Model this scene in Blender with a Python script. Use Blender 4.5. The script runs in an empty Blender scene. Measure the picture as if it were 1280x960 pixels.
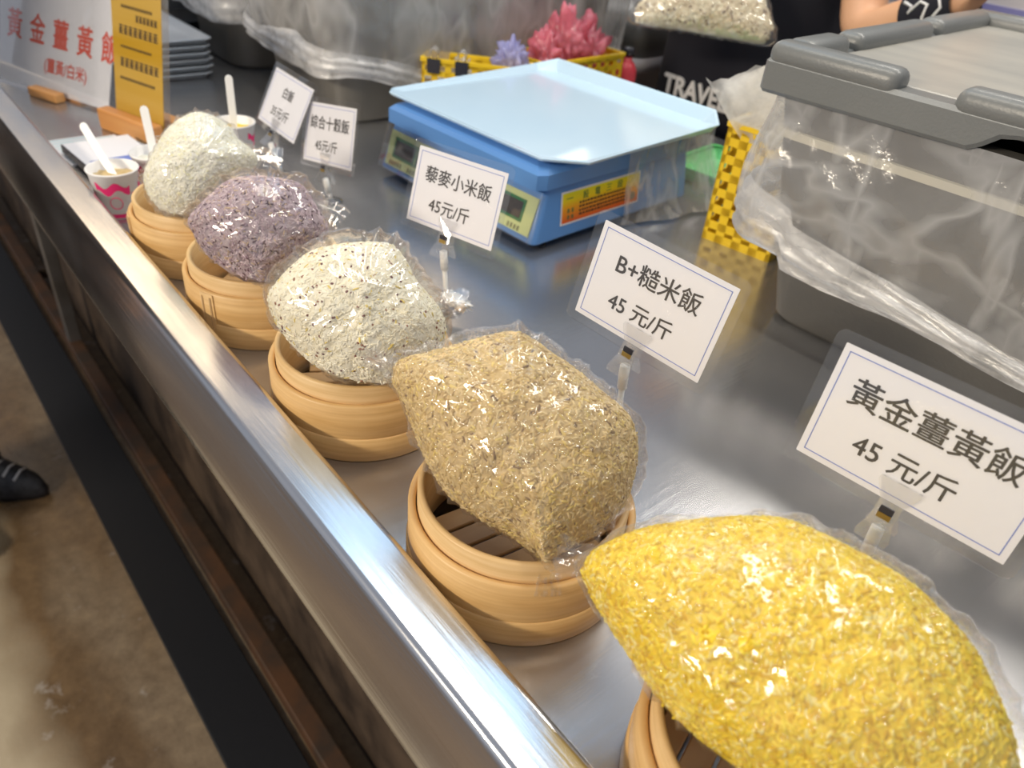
import bpy, bmesh, math, random
import numpy as np
from mathutils import Vector, Matrix, noise
random.seed(7); rng = np.random.default_rng(7)
S = bpy.context.scene
COL = S.collection
ZC = 0.85            # height of the counter top above the floor
def V(*a): return Vector(a)
R = math.radians

# ------------------------------------------------------------------ camera
cd = bpy.data.cameras.new('camera'); cam = bpy.data.objects.new('camera', cd); COL.objects.link(cam)
cd.sensor_width = 36; cd.lens = 27; cd.clip_start = 0.02
AX = np.array([[0.62751939, 0.49528897, -0.6007564], [0.77399637, -0.31303119, 0.55040085], [0.08455198, -0.81037048, -0.579785]])
m = Matrix.Identity(4)
for i in range(3):
    m[i][0] = AX[i][0]; m[i][1] = -AX[i][1]; m[i][2] = -AX[i][2]
m.translation = (0, 0, ZC + 0.45)
cam.matrix_world = m
cd.dof.use_dof = True; cd.dof.focus_distance = 0.58; cd.dof.aperture_fstop = 7.0
S.camera = cam
# ------------------------------------------------------------------ world, lights, exposure
w = bpy.data.worlds.new('hall'); S.world = w; w.use_nodes = True
bg = w.node_tree.nodes['Background']; bg.inputs[0].default_value = (0.80, 0.86, 1.0, 1); bg.inputs[1].default_value = 0.36
def area(name, loc, target, sx, sy, power, col):
    l = bpy.data.lights.new(name, 'AREA'); l.shape = 'RECTANGLE'; l.size = sx; l.size_y = sy; l.energy = power; l.color = col
    o = bpy.data.objects.new(name, l); COL.objects.link(o); o.location = (loc[0], loc[1], loc[2] + ZC)
    o.rotation_euler = (V(target[0], target[1], target[2]) - V(*loc)).to_track_quat('-Z', 'Y').to_euler()
    return o
area('stall_tube_light', (-0.55, 0.45, 1.60), (-0.55, 0.45, 0), 1.3, 0.06, 11, (1.0, 0.92, 0.78))
area('stall_tube_light', (-0.3, 1.75, 1.6), (-0.3, 0.9, 0), 1.3, 0.08, 15, (1.0, 0.94, 0.84))
area('cool_panel_light', (-1.45, 0.95, 1.75), (-1.35, 0.8, 0), 1.1, 1.2, 5.6, (0.42, 0.70, 1.0))
area('warm_neighbour_light', (-3.6, 0.95, 1.75), (-3.2, 0.8, 0), 2.7, 1.2, 24, (1.0, 0.74, 0.44))
area('hall_lamp', (-4.7, 4.45, 1.75), (-1.5, 2.0, 0), 0.6, 0.45, 14, (1.0, 0.97, 0.92))
area('aisle_light', (-0.7, -2.3, 1.35), (-0.5, 0.4, 0), 1.3, 0.22, 64, (1.0, 0.87, 0.69))
S.view_settings.view_transform = 'Standard'; S.view_settings.look = 'None'
S.view_settings.exposure = 0.10; S.view_settings.gamma = 1; S.view_settings.use_curve_mapping = False

# ------------------------------------------------------------------ materials
def newmat(name):
    mt = bpy.data.materials.new(name); mt.use_nodes = True
    nt = mt.node_tree; p = nt.nodes['Principled BSDF']
    return mt, nt, p
def coords(nt, scale=(1, 1, 1), kind='Object'):
    tc = nt.nodes.new('ShaderNodeTexCoord'); mp = nt.nodes.new('ShaderNodeMapping')
    mp.inputs['Scale'].default_value = scale
    nt.links.new(tc.outputs[kind], mp.inputs[0]); return mp.outputs[0]
def noisen(nt, vec, scale, detail=4, rough=.55):
    n = nt.nodes.new('ShaderNodeTexNoise'); n.inputs['Scale'].default_value = scale
    n.inputs['Detail'].default_value = detail; n.inputs['Roughness'].default_value = rough
    nt.links.new(vec, n.inputs['Vector']); return n.outputs['Fac']
def ramp(nt, fac, stops):
    r = nt.nodes.new('ShaderNodeValToRGB'); e = r.color_ramp.elements
    while len(e) < len(stops): e.new(.5)
    for el, (p, c) in zip(e, stops): el.position = p; el.color = (*c, 1) if len(c) == 3 else c
    nt.links.new(fac, r.inputs[0]); return r.outputs[0]
def bump(nt, p, h, strength, dist=.002):
    b = nt.nodes.new('ShaderNodeBump'); b.inputs['Strength'].default_value = strength; b.inputs['Distance'].default_value = dist
    nt.links.new(h, b.inputs['Height'])
    if p is not None: nt.links.new(b.outputs[0], p.inputs['Normal'])
    return b.outputs[0]
def pm(name, c, rough=.5, metal=0., c2=None, nscale=8, nstretch=(1, 1, 1), bmp=0, bscale=60, bstretch=(1, 1, 1), spec=.5, coat=0, r2=None, lo=.35, hi=.65, alpha=1):
    mt, nt, p = newmat(name)
    p.inputs['Base Color'].default_value = (*c, 1); p.inputs['Roughness'].default_value = rough; p.inputs['Metallic'].default_value = metal
    p.inputs['Specular IOR Level'].default_value = spec; p.inputs['Coat Weight'].default_value = coat; p.inputs['Coat Roughness'].default_value = .1
    p.inputs['Alpha'].default_value = alpha
    if c2 is not None or r2 is not None:
        f = noisen(nt, coords(nt, nstretch), nscale)
        if c2 is not None: nt.links.new(ramp(nt, f, [(lo, c), (hi, c2)]), p.inputs['Base Color'])
        if r2 is not None: nt.links.new(ramp(nt, f, [(lo, (rough,) * 3), (hi, (r2,) * 3)]), p.inputs['Roughness'])
    if bmp: bump(nt, p, noisen(nt, coords(nt, bstretch), bscale, 5), bmp)
    return mt
def film(name, haze=.07, tint=(1, 1, 1), gloss=.9, bmp=.5, bscale=90, droplets=0, rough=.07, stretch=(1, 1, 1), fmin=.035, dscale=520, fmax=.28, streak=None, ridge=None):
    """thin clear plastic: see-through, mirror glints that grow at grazing angles, a little white haze"""
    mt, nt, p = newmat(name); nt.nodes.remove(p); N = nt.nodes.new; L = nt.links.new
    out = nt.nodes['Material Output']
    tr = N('ShaderNodeBsdfTransparent'); tr.inputs[0].default_value = (*[1 - (1 - t) * .5 for t in tint], 1)
    gl = N('ShaderNodeBsdfGlossy'); gl.inputs['Roughness'].default_value = rough; gl.inputs['Color'].default_value = (gloss, gloss, gloss, 1)
    df = N('ShaderNodeBsdfDiffuse'); df.inputs[0].default_value = (*[.92 * t for t in tint], 1)
    tl = N('ShaderNodeBsdfTranslucent'); tl.inputs[0].default_value = (*[.92 * t for t in tint], 1)
    h = noisen(nt, coords(nt, stretch), bscale, 6, .6)
    nrm = bump(nt, None, h, bmp, .004)
    if ridge:       # sharp pull creases
        rg = N('ShaderNodeTexNoise'); rg.noise_type = 'RIDGED_MULTIFRACTAL'; rg.inputs['Scale'].default_value = ridge[0]; rg.inputs['Detail'].default_value = 1.5; rg.inputs['Distortion'].default_value = .6
        L(coords(nt, ridge[1]), rg.inputs['Vector'])
        b3 = N('ShaderNodeBump'); b3.inputs['Strength'].default_value = ridge[2]; b3.inputs['Distance'].default_value = .003
        L(ramp(nt, rg.outputs['Fac'], [(.55, (0, 0, 0)), (1, (1, 1, 1))]), b3.inputs['Height']); L(nrm, b3.inputs['Normal']); nrm = b3.outputs[0]
    if droplets:
        vo = N('ShaderNodeTexVoronoi'); vo.inputs['Scale'].default_value = dscale; L(coords(nt), vo.inputs['Vector'])
        rr = ramp(nt, vo.outputs['Distance'], [(.0, (1, 1, 1)), (.45, (0, 0, 0))])
        b2 = N('ShaderNodeBump'); b2.inputs['Strength'].default_value = droplets; b2.inputs['Distance'].default_value = .0012
        L(rr, b2.inputs['Height']); L(nrm, b2.inputs['Normal']); nrm = b2.outputs[0]
    L(nrm, gl.inputs['Normal'])
    m0 = N('ShaderNodeMixShader'); m0.inputs[0].default_value = .5; L(df.outputs[0], m0.inputs[1]); L(tl.outputs[0], m0.inputs[2])
    m1 = N('ShaderNodeMixShader'); L(tr.outputs[0], m1.inputs[1]); L(m0.outputs[0], m1.inputs[2])
    if streak:      # fold highlights painted as streaks of whiter haze, independent of the mesh folds
        mxs = None
        for sc1, st1 in ((streak[0], streak[1]), (streak[0] * 1.7, (streak[1][2], streak[1][1], streak[1][0] * .4))):
            hz = N('ShaderNodeTexNoise'); hz.inputs['Scale'].default_value = sc1; hz.inputs['Detail'].default_value = 3; hz.inputs['Distortion'].default_value = .15
            cv_ = coords(nt, st1); cv_.node.inputs['Rotation'].default_value = (R(28), R(-34), R(20)); L(cv_, hz.inputs['Vector']); lo_, hi_ = haze * .55, min(.95, haze * streak[2])
            r_ = ramp(nt, hz.outputs['Fac'], [(.34, (lo_,) * 3), (.46, (haze,) * 3), (.50, (hi_,) * 3), (.56, (haze * .9,) * 3), (.72, (lo_,) * 3)])
            if mxs is None: mxs = r_
            else:
                mm_ = N('ShaderNodeMixRGB'); mm_.blend_type = 'LIGHTEN'; mm_.inputs[0].default_value = 1; L(mxs, mm_.inputs[1]); L(r_, mm_.inputs[2]); L(mm_.outputs[0], m1.inputs[0])
    else:
        hz = noisen(nt, coords(nt), 22, 4); L(ramp(nt, hz, [(.35, (haze * .5,) * 3), (.7, (haze * 1.6,) * 3)]), m1.inputs[0])
    lw = N('ShaderNodeLayerWeight'); lw.inputs[0].default_value = .2; L(nrm, lw.inputs['Normal'])
    mr = N('ShaderNodeMapRange'); mr.inputs[3].default_value = fmin; mr.inputs[4].default_value = fmax; L(lw.outputs['Fresnel'], mr.inputs[0])
    m2 = N('ShaderNodeMixShader'); L(mr.outputs[0], m2.inputs[0]); L(m1.outputs[0], m2.inputs[1]); L(gl.outputs[0], m2.inputs[2])
    L(m2.outputs[0], out.inputs[0]); return mt
def attr_mat(name, rough=.45, sss=0):
    mt, nt, p = newmat(name); a = nt.nodes.new('ShaderNodeAttribute'); a.attribute_name = 'gcol'
    nt.links.new(a.outputs['Color'], p.inputs['Base Color']); p.inputs['Roughness'].default_value = rough; return mt
def bamboo_mat(name, a, b, c, z=260):
    mt, nt, p = newmat(name)
    g = noisen(nt, coords(nt, (6, 6, z)), 1.0, 5, .6)
    big = noisen(nt, coords(nt, (1, 1, 5)), 14, 3)
    mx = nt.nodes.new('ShaderNodeMixRGB'); mx.inputs[0].default_value = .35
    nt.links.new(ramp(nt, g, [(.3, c), (.5, a), (.7, b)]), mx.inputs[1]); nt.links.new(ramp(nt, big, [(.35, c), (.6, b)]), mx.inputs[2])
    nt.links.new(mx.outputs[0], p.inputs['Base Color']); p.inputs['Roughness'].default_value = .42
    bump(nt, p, g, .15, .001); return mt

M = {}
M['ledge'] = pm('brushed_ledge_steel', (.74, .74, .75), .17, 1, c2=(.62, .62, .63), nscale=9, nstretch=(.5, 2, 2), bmp=.10, bscale=260, bstretch=(.03, 1, 1), r2=.27)
M['steel'] = pm('worn_counter_steel', (.52, .52, .53), .17, .85, c2=(.42, .42, .435), nscale=5, nstretch=(1, 1, 1), bmp=.06, bscale=160, bstretch=(1, .05, 1), r2=.27)
M['steel_dull'] = pm('dull_steel', (.35, .34, .33), .45, .9, c2=(.22, .20, .18), nscale=7)
M['dirty'] = pm('dirty_brown_panel', (.030, .020, .014), .55, 0, c2=(.11, .075, .05), nscale=9, bmp=.4, bscale=30)
M['rust'] = pm('rusty_rail', (.11, .05, .022), .6, .2, c2=(.05, .033, .022), nscale=14)
M['black'] = pm('matte_black', (.006, .007, .010), .55, 0, bmp=.2)
M['bamboo'] = bamboo_mat('bamboo_band', (.68, .42, .165), (.77, .52, .235), (.56, .32, .11))
M['bamboo_in'] = bamboo_mat('bamboo_inner', (.74, .49, .215), (.82, .58, .30), (.62, .38, .145))
M['slat'] = pm('bamboo_slat', (.50, .31, .14), .5, c2=(.62, .42, .21), nscale=30, nstretch=(.2, 1, 1))
M['paper'] = pm('white_card', (.78, .78, .82), .6)
M['ink'] = pm('black_ink', (.045, .042, .045), .6)
M['blue_ink'] = pm('blue_ink', (.16, .22, .55), .6)
M['red_ink'] = pm('red_ink', (.72, .10, .06), .6)
M['sleeve'] = film('clear_sleeve', haze=.02, bmp=.05, bscale=14, rough=.05, fmin=.04)
M['acrylic'] = film('clear_acrylic', haze=.10, bmp=.03, bscale=30, rough=.04, fmin=.08)
M['white_plastic'] = pm('white_plastic', (.86, .86, .83), .35)
M['scale_blue'] = pm('scale_blue', (.095, .25, .58), .33, c2=(.11, .28, .62), nscale=3)
M['scale_dark'] = pm('scale_dark_blue', (.06, .14, .33), .4)
M['pan'] = pm('pan_pale_blue', (.52, .70, .85), .16, c2=(.56, .73, .86), nscale=3, coat=.3)
M['panel_green'] = pm('panel_pale_green', (.55, .62, .30), .45)
M['lcd'] = pm('lcd_dark', (.035, .035, .045), .25)
M['lcd_frame'] = pm('lcd_frame_green', (.02, .16, .07), .3)
M['tub'] = pm('grey_tub_plastic', (.125, .118, .105), .42, c2=(.145, .137, .122), nscale=4, bmp=.12, bscale=300)
M['lid'] = pm('grey_lid_plastic', (.165, .172, .168), .34, c2=(.19, .195, .19), nscale=5, bmp=.15, bscale=350)
M['lid_top'] = pm('lid_top_beige', (.33, .32, .29), .36, c2=(.42, .40, .35), nscale=6, nstretch=(1, 3, 1), bmp=.1, bscale=200)  # beige lid top, paler than the grey lid sides
M['cream'] = pm('cream_edge', (.62, .58, .46), .5)
M['tubfilm'] = film('tub_liner_film', haze=.26, bmp=.7, bscale=26, rough=.12, stretch=(1, 1, .6), fmin=.05, streak=(9, (1.6, 1.2, .35), 2.1))
M['tubfilm2'] = film('far_liner_film', haze=.30, bmp=.7, bscale=26, rough=.12, stretch=(1, 1, .6), fmin=.05, streak=(4.5, (1.3, 1.1, .6), 1.9))
M['hem'] = film('liner_hem_film', haze=1.0, bmp=.8, bscale=40, rough=.18, stretch=(.5, .5, 2), fmin=.08)
M['yellow'] = pm('yellow_basket_plastic', (.84, .56, .015), .4)
M['pink'] = film('pink_bag_film', haze=.75, tint=(1, .33, .42), bmp=.6, bscale=50, rough=.15)
M['lilac'] = film('lilac_bag_film', haze=.7, tint=(.62, .62, 1), bmp=.6, bscale=50, rough=.15)
M['clearbag'] = film('clear_bag_bundle', haze=.62, tint=(1, .98, .93), bmp=.6, bscale=50, rough=.18)
M['wood'] = pm('orange_wood', (.58, .25, .07), .45, c2=(.66, .33, .11), nscale=12, nstretch=(.3, 3, 3))
M['gold'] = pm('yellow_poster', (.47, .265, .012), .35, c2=(.60, .40, .11), nscale=5, nstretch=(.2, .2, 2.4))
M['cup'] = pm('paper_cup', (.86, .84, .82), .5)
M['magenta'] = pm('cup_magenta_print', (.72, .02, .16), .5)
M['stick'] = pm('white_spoon_plastic', (.86, .86, .84), .35)
M['green'] = pm('green_plastic', (.13, .55, .17), .45)
M['red'] = pm('red_plastic', (.60, .05, .07), .4)
M['skin'] = pm('skin', (.66, .36, .20), .5, c2=(.70, .39, .23), nscale=10, bmp=.05, bscale=200)
M['shirt'] = pm('black_shirt', (.006, .006, .013), .85, bmp=.2, bscale=400)
M['hair'] = pm('black_hair', (.012, .010, .010), .5)
M['trouser'] = pm('dark_trousers', (.05, .035, .028), .8)
M['shoe'] = pm('dark_shoe', (.018, .018, .020), .5, c2=(.05, .05, .055), nscale=60)
M['letters'] = pm('white_print', (.72, .71, .70), .7)
M['metal'] = pm('bright_wire', (.75, .74, .72), .2, 1)
M['purple'] = pm('purple_print', (.28, .27, .55), .5)
M['card_box'] = pm('pale_box', (.66, .61, .62), .55, c2=(.72, .68, .68), nscale=3)
M['wall'] = pm('hall_wall', (.36, .35, .36), .7, c2=(.42, .41, .41), nscale=2)
M['tray'] = pm('pale_steel_tray', (.58, .62, .67), .42, .35)
M['teal'] = pm('pale_teal_print', (.52, .70, .72), .5)

# ------------------------------------------------------------------ mesh helpers
def mesh_obj(name, me, mat, parent=None, loc=(0, 0, 0), rot=(0, 0, 0), smooth=False):
    if mat is not None and not me.materials: me.materials.append(M[mat] if isinstance(mat, str) else mat)
    if smooth: me.polygons.foreach_set('use_smooth', [True] * len(me.polygons))
    o = bpy.data.objects.new(name, me); COL.objects.link(o); o.location = loc; o.rotation_euler = rot
    if parent is not None: o.parent = parent
    return o
def from_bm(name, bm, mat, parent=None, smooth=False, **k):
    bmesh.ops.recalc_face_normals(bm, faces=bm.faces)
    me = bpy.data.meshes.new(name); bm.to_mesh(me); bm.free(); return mesh_obj(name, me, mat, parent, smooth=smooth, **k)
def from_py(name, v, f, mat, parent=None, smooth=False, **k):
    me = bpy.data.meshes.new(name); me.from_pydata([tuple(map(float, q)) for q in v], [], [tuple(int(i) for i in q) for q in f]); me.update()
    return mesh_obj(name, me, mat, parent, smooth=smooth, **k)
def tag(o, label, cat, group=None, kind=None):
    o['label'] = label; o['category'] = cat
    if group: o['group'] = group
    if kind: o['kind'] = kind
    return o
def thing(name, label, cat, loc, rz=0, group=None):
    o = bpy.data.objects.new(name, None); COL.objects.link(o); o.empty_display_size = .03
    o.location = (loc[0], loc[1], loc[2] + ZC); o.rotation_euler = (0, 0, rz)
    return tag(o, label, cat, group)
def bx(bm, x0, x1, y0, y1, z0, z1, bev=0, seg=2):
    r = bmesh.ops.create_cube(bm, size=1)
    for v in r['verts']:
        v.co = V(x0 + (v.co.x + .5) * (x1 - x0), y0 + (v.co.y + .5) * (y1 - y0), z0 + (v.co.z + .5) * (z1 - z0))
    if bev:
        es = list({e for v in r['verts'] for e in v.link_edges})
        bmesh.ops.bevel(bm, geom=es, offset=bev, segments=seg, affect='EDGES', profile=.5)
def box(name, d, mat, parent=None, bev=0, seg=2, **k):
    bm = bmesh.new(); bx(bm, *d, bev, seg); return from_bm(name, bm, mat, parent, **k)
def lathe(profile, n=48, closed=False):
    vs, fs = [], []; L = len(profile)
    for i in range(n):
        a = 2 * math.pi * i / n
        for r, z in profile: vs.append((r * math.cos(a), r * math.sin(a), z))
    for i in range(n):
        j = (i + 1) % n
        for k in range(L if closed else L - 1):
            k2 = (k + 1) % L
            fs.append((i * L + k, j * L + k, j * L + k2, i * L + k2))
    return vs, fs
def tube_mesh(pts, rad, n=8, caps=True):
    pts = [Vector(p) for p in pts]; vs, fs = [], []
    rads = rad if isinstance(rad, (list, tuple)) else [rad] * len(pts)
    up = None
    for i, p in enumerate(pts):
        d = (pts[min(i + 1, len(pts) - 1)] - pts[max(i - 1, 0)]).normalized()
        if up is None: up = V(0, 0, 1) if abs(d.z) < .9 else V(1, 0, 0)
        s = d.cross(up).normalized(); up = s.cross(d).normalized()
        for k in range(n):
            a = 2 * math.pi * k / n; vs.append(p + (s * math.cos(a) + up * math.sin(a)) * rads[i])
    for i in range(len(pts) - 1):
        for k in range(n):
            k2 = (k + 1) % n; fs.append((i * n + k, i * n + k2, (i + 1) * n + k2, (i + 1) * n + k))
    if caps: fs.append(tuple(range(n))[::-1]); fs.append(tuple((len(pts) - 1) * n + k for k in range(n)))
    return vs, fs
def extrude_poly(pts, t):
    """2-D outline in XZ extruded along +y by t"""
    n = len(pts); vs = [(x, 0, z) for x, z in pts] + [(x, t, z) for x, z in pts]
    fs = [tuple(range(n)), tuple(range(n, 2 * n))[::-1]] + [(i, i + n, (i + 1) % n + n, (i + 1) % n) for i in range(n)]
    return vs, fs
def rrect(w, h, r, n=5, cx=0, cz=0):
    o = []
    for sx, sz, a0 in ((1, 1, 0), (-1, 1, 90), (-1, -1, 180), (1, -1, 270)):
        for k in range(n + 1):
            a = R(a0 + 90 * k / n); o.append((cx + sx * (w / 2 - r) + r * math.cos(a), cz + sz * (h / 2 - r) + r * math.sin(a)))
    return o
def text_mesh(name, body, size, mat, parent, loc, rot=(0, 0, 0), weight=0., width=1., ext=0.):
    c = bpy.data.curves.new(name, 'FONT'); c.body = body; c.size = 1; c.align_x = 'CENTER'; c.align_y = 'CENTER'; c.extrude = ext / size
    c.resolution_u = 3
    t = bpy.data.objects.new(name, c); COL.objects.link(t); bpy.context.view_layer.update()
    me = bpy.data.meshes.new_from_object(t.evaluated_get(bpy.context.evaluated_depsgraph_get()))
    bpy.data.objects.remove(t); bpy.data.curves.remove(c)
    vs = np.array([tuple(v.co) for v in me.vertices]) * size; vs[:, 0] *= width; fs = [tuple(p.vertices) for p in me.polygons]; bpy.data.meshes.remove(me)
    V_, F_ = [], []
    for k, (dx, dy) in enumerate(((0, 0), (1, 0), (-1, 0), (0, 1), (0, -1)) if weight else ((0, 0),)):
        F_ += [tuple(i + k * len(vs) for i in f) for f in fs]; V_.append(vs + np.array([dx * weight, dy * weight, k * 2e-6]))
    return from_py(name, np.concatenate(V_), F_, mat, parent, loc=loc, rot=rot)
FRONT = (math.pi / 2, 0, 0)     # lay text (drawn in XY) upright, reading from -y
def fbm(p, s, seed=0): return noise.fractal(V(p[0] * s + seed, p[1] * s + seed * 1.7, p[2] * s - seed), .6, 2.0, 4)

# ------------------------------------------------------------------ setting
def struct(o): o['kind'] = 'structure'; return o
def floor_mat():
    mt, nt, p = newmat('wet_concrete'); c = coords(nt, (1, 1, 1))
    big = noisen(nt, coords(nt, (.5, 1.6, 1)), 1.9, 4); fine = noisen(nt, c, 28, 6, .7)
    mx = nt.nodes.new('ShaderNodeMixRGB'); mx.blend_type = 'MULTIPLY'; mx.inputs[0].default_value = .7
    nt.links.new(ramp(nt, big, [(.36, (.12, .075, .038)), (.50, (.19, .122, .063)), (.62, (.28, .21, .135))]), mx.inputs[1])
    nt.links.new(ramp(nt, fine, [(.33, (.55, .52, .5)), (.56, (.95, .95, .95)), (.70, (1.25, 1.25, 1.2))]), mx.inputs[2])
    # trodden, paler strip down the middle of the aisle
    sp = nt.nodes.new('ShaderNodeSeparateXYZ'); nt.links.new(c, sp.inputs[0])
    wob = noisen(nt, coords(nt), 3.5, 4); ad = nt.nodes.new('ShaderNodeMath'); ad.operation = 'MULTIPLY_ADD'; ad.inputs[1].default_value = .22; nt.links.new(wob, ad.inputs[0]); nt.links.new(sp.outputs['Y'], ad.inputs[2])
    mp = nt.nodes.new('ShaderNodeMapRange'); mp.inputs[1].default_value = .07; mp.inputs[2].default_value = -.02; nt.links.new(ad.outputs[0], mp.inputs[0])
    mp2 = nt.nodes.new('ShaderNodeMapRange'); mp2.inputs[1].default_value = -.42; mp2.inputs[2].default_value = -.28; nt.links.new(ad.outputs[0], mp2.inputs[0])  # outer edge invented: darker unseen floor tones down the ledge's reflection
    mm = nt.nodes.new('ShaderNodeMath'); mm.operation = 'MULTIPLY'; nt.links.new(mp.outputs[0], mm.inputs[0]); nt.links.new(mp2.outputs[0], mm.inputs[1])
    mq = nt.nodes.new('ShaderNodeMixRGB'); mq.inputs[2].default_value = (.46, .38, .26, 1); nt.links.new(mm.outputs[0], mq.inputs[0]); nt.links.new(mx.outputs[0], mq.inputs[1])
    sc_ = noisen(nt, c, 11, 5, .7); mw = nt.nodes.new('ShaderNodeMixRGB'); mw.inputs[2].default_value = (.42, .38, .34, 1)
    nt.links.new(ramp(nt, sc_, [(.62, (0, 0, 0)), (.70, (.6, .6, .6))]), mw.inputs[0]); nt.links.new(mq.outputs[0], mw.inputs[1])
    nt.links.new(mw.outputs[0], p.inputs['Base Color'])
    nt.links.new(ramp(nt, big, [(.4, (.25,) * 3), (.6, (.5,) * 3)]), p.inputs['Roughness'])
    bump(nt, p, fine, .35, .004); return mt
M['floor'] = floor_mat()
struct(box('floor', (-9, 5, -4, 6, -.05, 0), 'floor'))
struct(box('wall_back', (-9, 5, 5.0, 5.15, 0, 3.2), 'wall'))

# ------------------------------------------------------------------ counter
ct = thing('steel_counter', 'long stainless steel counter with raised front ledge carrying the rice bags', 'counter', (-1.4, .7, -ZC))
def cpart(name, o): o.parent = ct; return o
X0, X1 = -2.9, 2.4           # in counter coordinates (origin x -1.4, y .7, floor)
def cy(y): return y - .7
box('worktop', (X0, X1, cy(.196), cy(1.30), ZC - .03, ZC), 'steel', ct, bev=.001)
prof = [(.202, -.002), (.202, .036), (.200, .0395), (.197, .041), (.1955, .0411), (.167, .0411), (.1650, .0408), (.1628, .0395), (.1612, .0372), (.1600, .0345), (.1545, .022), (.1495, .008), (.1458, -.006), (.1436, -.018), (.1428, -.025), (.1440, -.031), (.149, -.034), (.155, -.031), (.158, -.024), (.165, .02), (.19, .02), (.196, -.002)]
vs = [(x, cy(y), ZC + z) for x in (X0, X1) for y, z in prof]; n = len(prof)
fs = [(i, (i + 1) % n, (i + 1) % n + n, i + n) for i in range(n)] + [tuple(range(n))[::-1], tuple(range(n, 2 * n))]
lo = from_py('ledge', vs, fs, 'ledge', ct, smooth=True)
md = lo.modifiers.new('edge', 'EDGE_SPLIT'); md.split_angle = R(40)
box('apron', (X0, X1, cy(.245), cy(.26), ZC - .12, ZC - .03), 'dirty', ct)
box('lower_shelf', (X0, X1, cy(.345), cy(1.2), .16, .18), 'steel_dull', ct)
box('kick_panel', (X0, X1, cy(.33), cy(.34), .0, ZC - .17), 'dirty', ct)
box('floor_rail', (X0, X1, cy(.255), cy(.29), .02, .055), 'rust', ct, bev=.003)
box('black_floor_strip', (X0, X1, cy(.135), cy(.245), .0, .012), 'black', ct, bev=.002)  # flat black strip along the floor below the ledge
for x in (-2.75, -1.75, -.72, 2.2):
    for y in (.275, 1.2):
        box('leg', (x - .016, x + .016, cy(y) - .016, cy(y) + .016, 0, ZC - .03), 'steel_dull', ct, bev=.003)
for x in (-2.2, -1.2):
    box('brace', (x - .01, x + .01, cy(.29), cy(.33), .02, .05), 'rust', ct)

# ------------------------------------------------------------------ bamboo steamers
SX = [-.893, -.722, -.517, -.290, -.060]; SY = .288; SR = .083
st_lab = ['bamboo steamer under the plain white rice bag, farthest along the counter', 'bamboo steamer with a stitched lap seam under the purple rice bag',
          'bamboo steamer with two dark nail marks under the speckled quinoa rice bag', 'bamboo steamer under the brown rice bag, slatted bottom showing',
          'bamboo steamer under the yellow turmeric rice bag at the lower right']
def ringprof(ro, ri, z0, z1, b=.0012):
    return [(ro - b, z0), (ro, z0 + b), (ro, z1 - b), (ro - b, z1), (ri + b, z1), (ri, z1 - b), (ri, z0 + b), (ri + b, z0)]
def ring_me(name, ro, ri, z0, z1, mat):
    v, f = lathe(ringprof(ro, ri, z0, z1), 72, True)
    me = bpy.data.meshes.new(name); me.from_pydata(v, [], f); me.update(); me.materials.append(M[mat])
    me.polygons.foreach_set('use_smooth', [True] * len(f)); return me
st_me = {'outer_band': ring_me('outer_band', SR, SR - .0055, .012, .0585, 'bamboo'), 'inner_ring': ring_me('inner_ring', SR - .0065, SR - .0115, .010, .0735, 'bamboo_in'),
         'lower_hoop': ring_me('lower_hoop', SR + .0012, SR - .004, 0, .0245, 'bamboo')}
def slat_me(L):
    bm = bmesh.new(); bx(bm, -L / 2, L / 2, -.0086, .0086, .0145, .0185, .0008, 1)
    me = bpy.data.meshes.new('slat'); bm.to_mesh(me); bm.free(); me.materials.append(M['slat']); return me
slats = []
for k in range(-3, 4):
    y = k * .0195; slats.append((y, slat_me(2 * math.sqrt((SR - .013) ** 2 - (abs(y) + .0086) ** 2))))
for i, x in enumerate(SX):
    t = thing('bamboo_steamer', st_lab[i], 'steamer', (x, SY, 0), R(15 + 23 * i), 'bamboo steamers in a row behind the ledge')
    for nm, me in st_me.items():
        o = bpy.data.objects.new(nm, me); COL.objects.link(o); o.parent = t
        e = o.modifiers.new('e', 'EDGE_SPLIT'); e.split_angle = R(50)
    for y, me in slats:
        o = bpy.data.objects.new('slat', me); COL.objects.link(o); o.parent = t; o.location = (0, y, 0)
    # lap where the band ends overlap, with two ties
    a0 = R({0: -100, 1: -67, 2: 100, 3: 100, 4: 100}[i]) - t.rotation_euler.z
    vs, fs = [], []
    for k in range(7):
        a = a0 + (k - 3) * .033
        for r, z in ((SR + .0001, .014), (SR + .0012, .014), (SR + .0012, .0575), (SR + .0001, .0575)): vs.append((r * math.cos(a), r * math.sin(a), z))
    for k in range(6):
        for j in range(4): fs.append((k * 4 + j, k * 4 + (j + 1) % 4, k * 4 + 4 + (j + 1) % 4, k * 4 + 4 + j))
    fs += [(0, 1, 2, 3), (27, 26, 25, 24)]
    lap = from_py('band_lap', vs, fs, 'bamboo_in', t)
    for q in (-.06, .06):
        a = a0 + q
        v, f = tube_mesh([((SR + .0014) * math.cos(a), (SR + .0014) * math.sin(a), z) for z in (.018, .036, .054)], .0011, 6)
        from_py('tie', v, f, 'slat', lap)
    if i == 2:
        for q, z in ((-.52, .018), (-.47, .0165)):
            a = -t.rotation_euler.z + q - .75
            v, f = lathe([(0, .0008), (.0011, .0006), (.0012, 0)], 10)
            o = from_py('nail', v, f, 'ink', t); o.location = ((SR + .0011) * math.cos(a), (SR + .0011) * math.sin(a), z); o.rotation_euler = (0, math.pi / 2, a)

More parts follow.
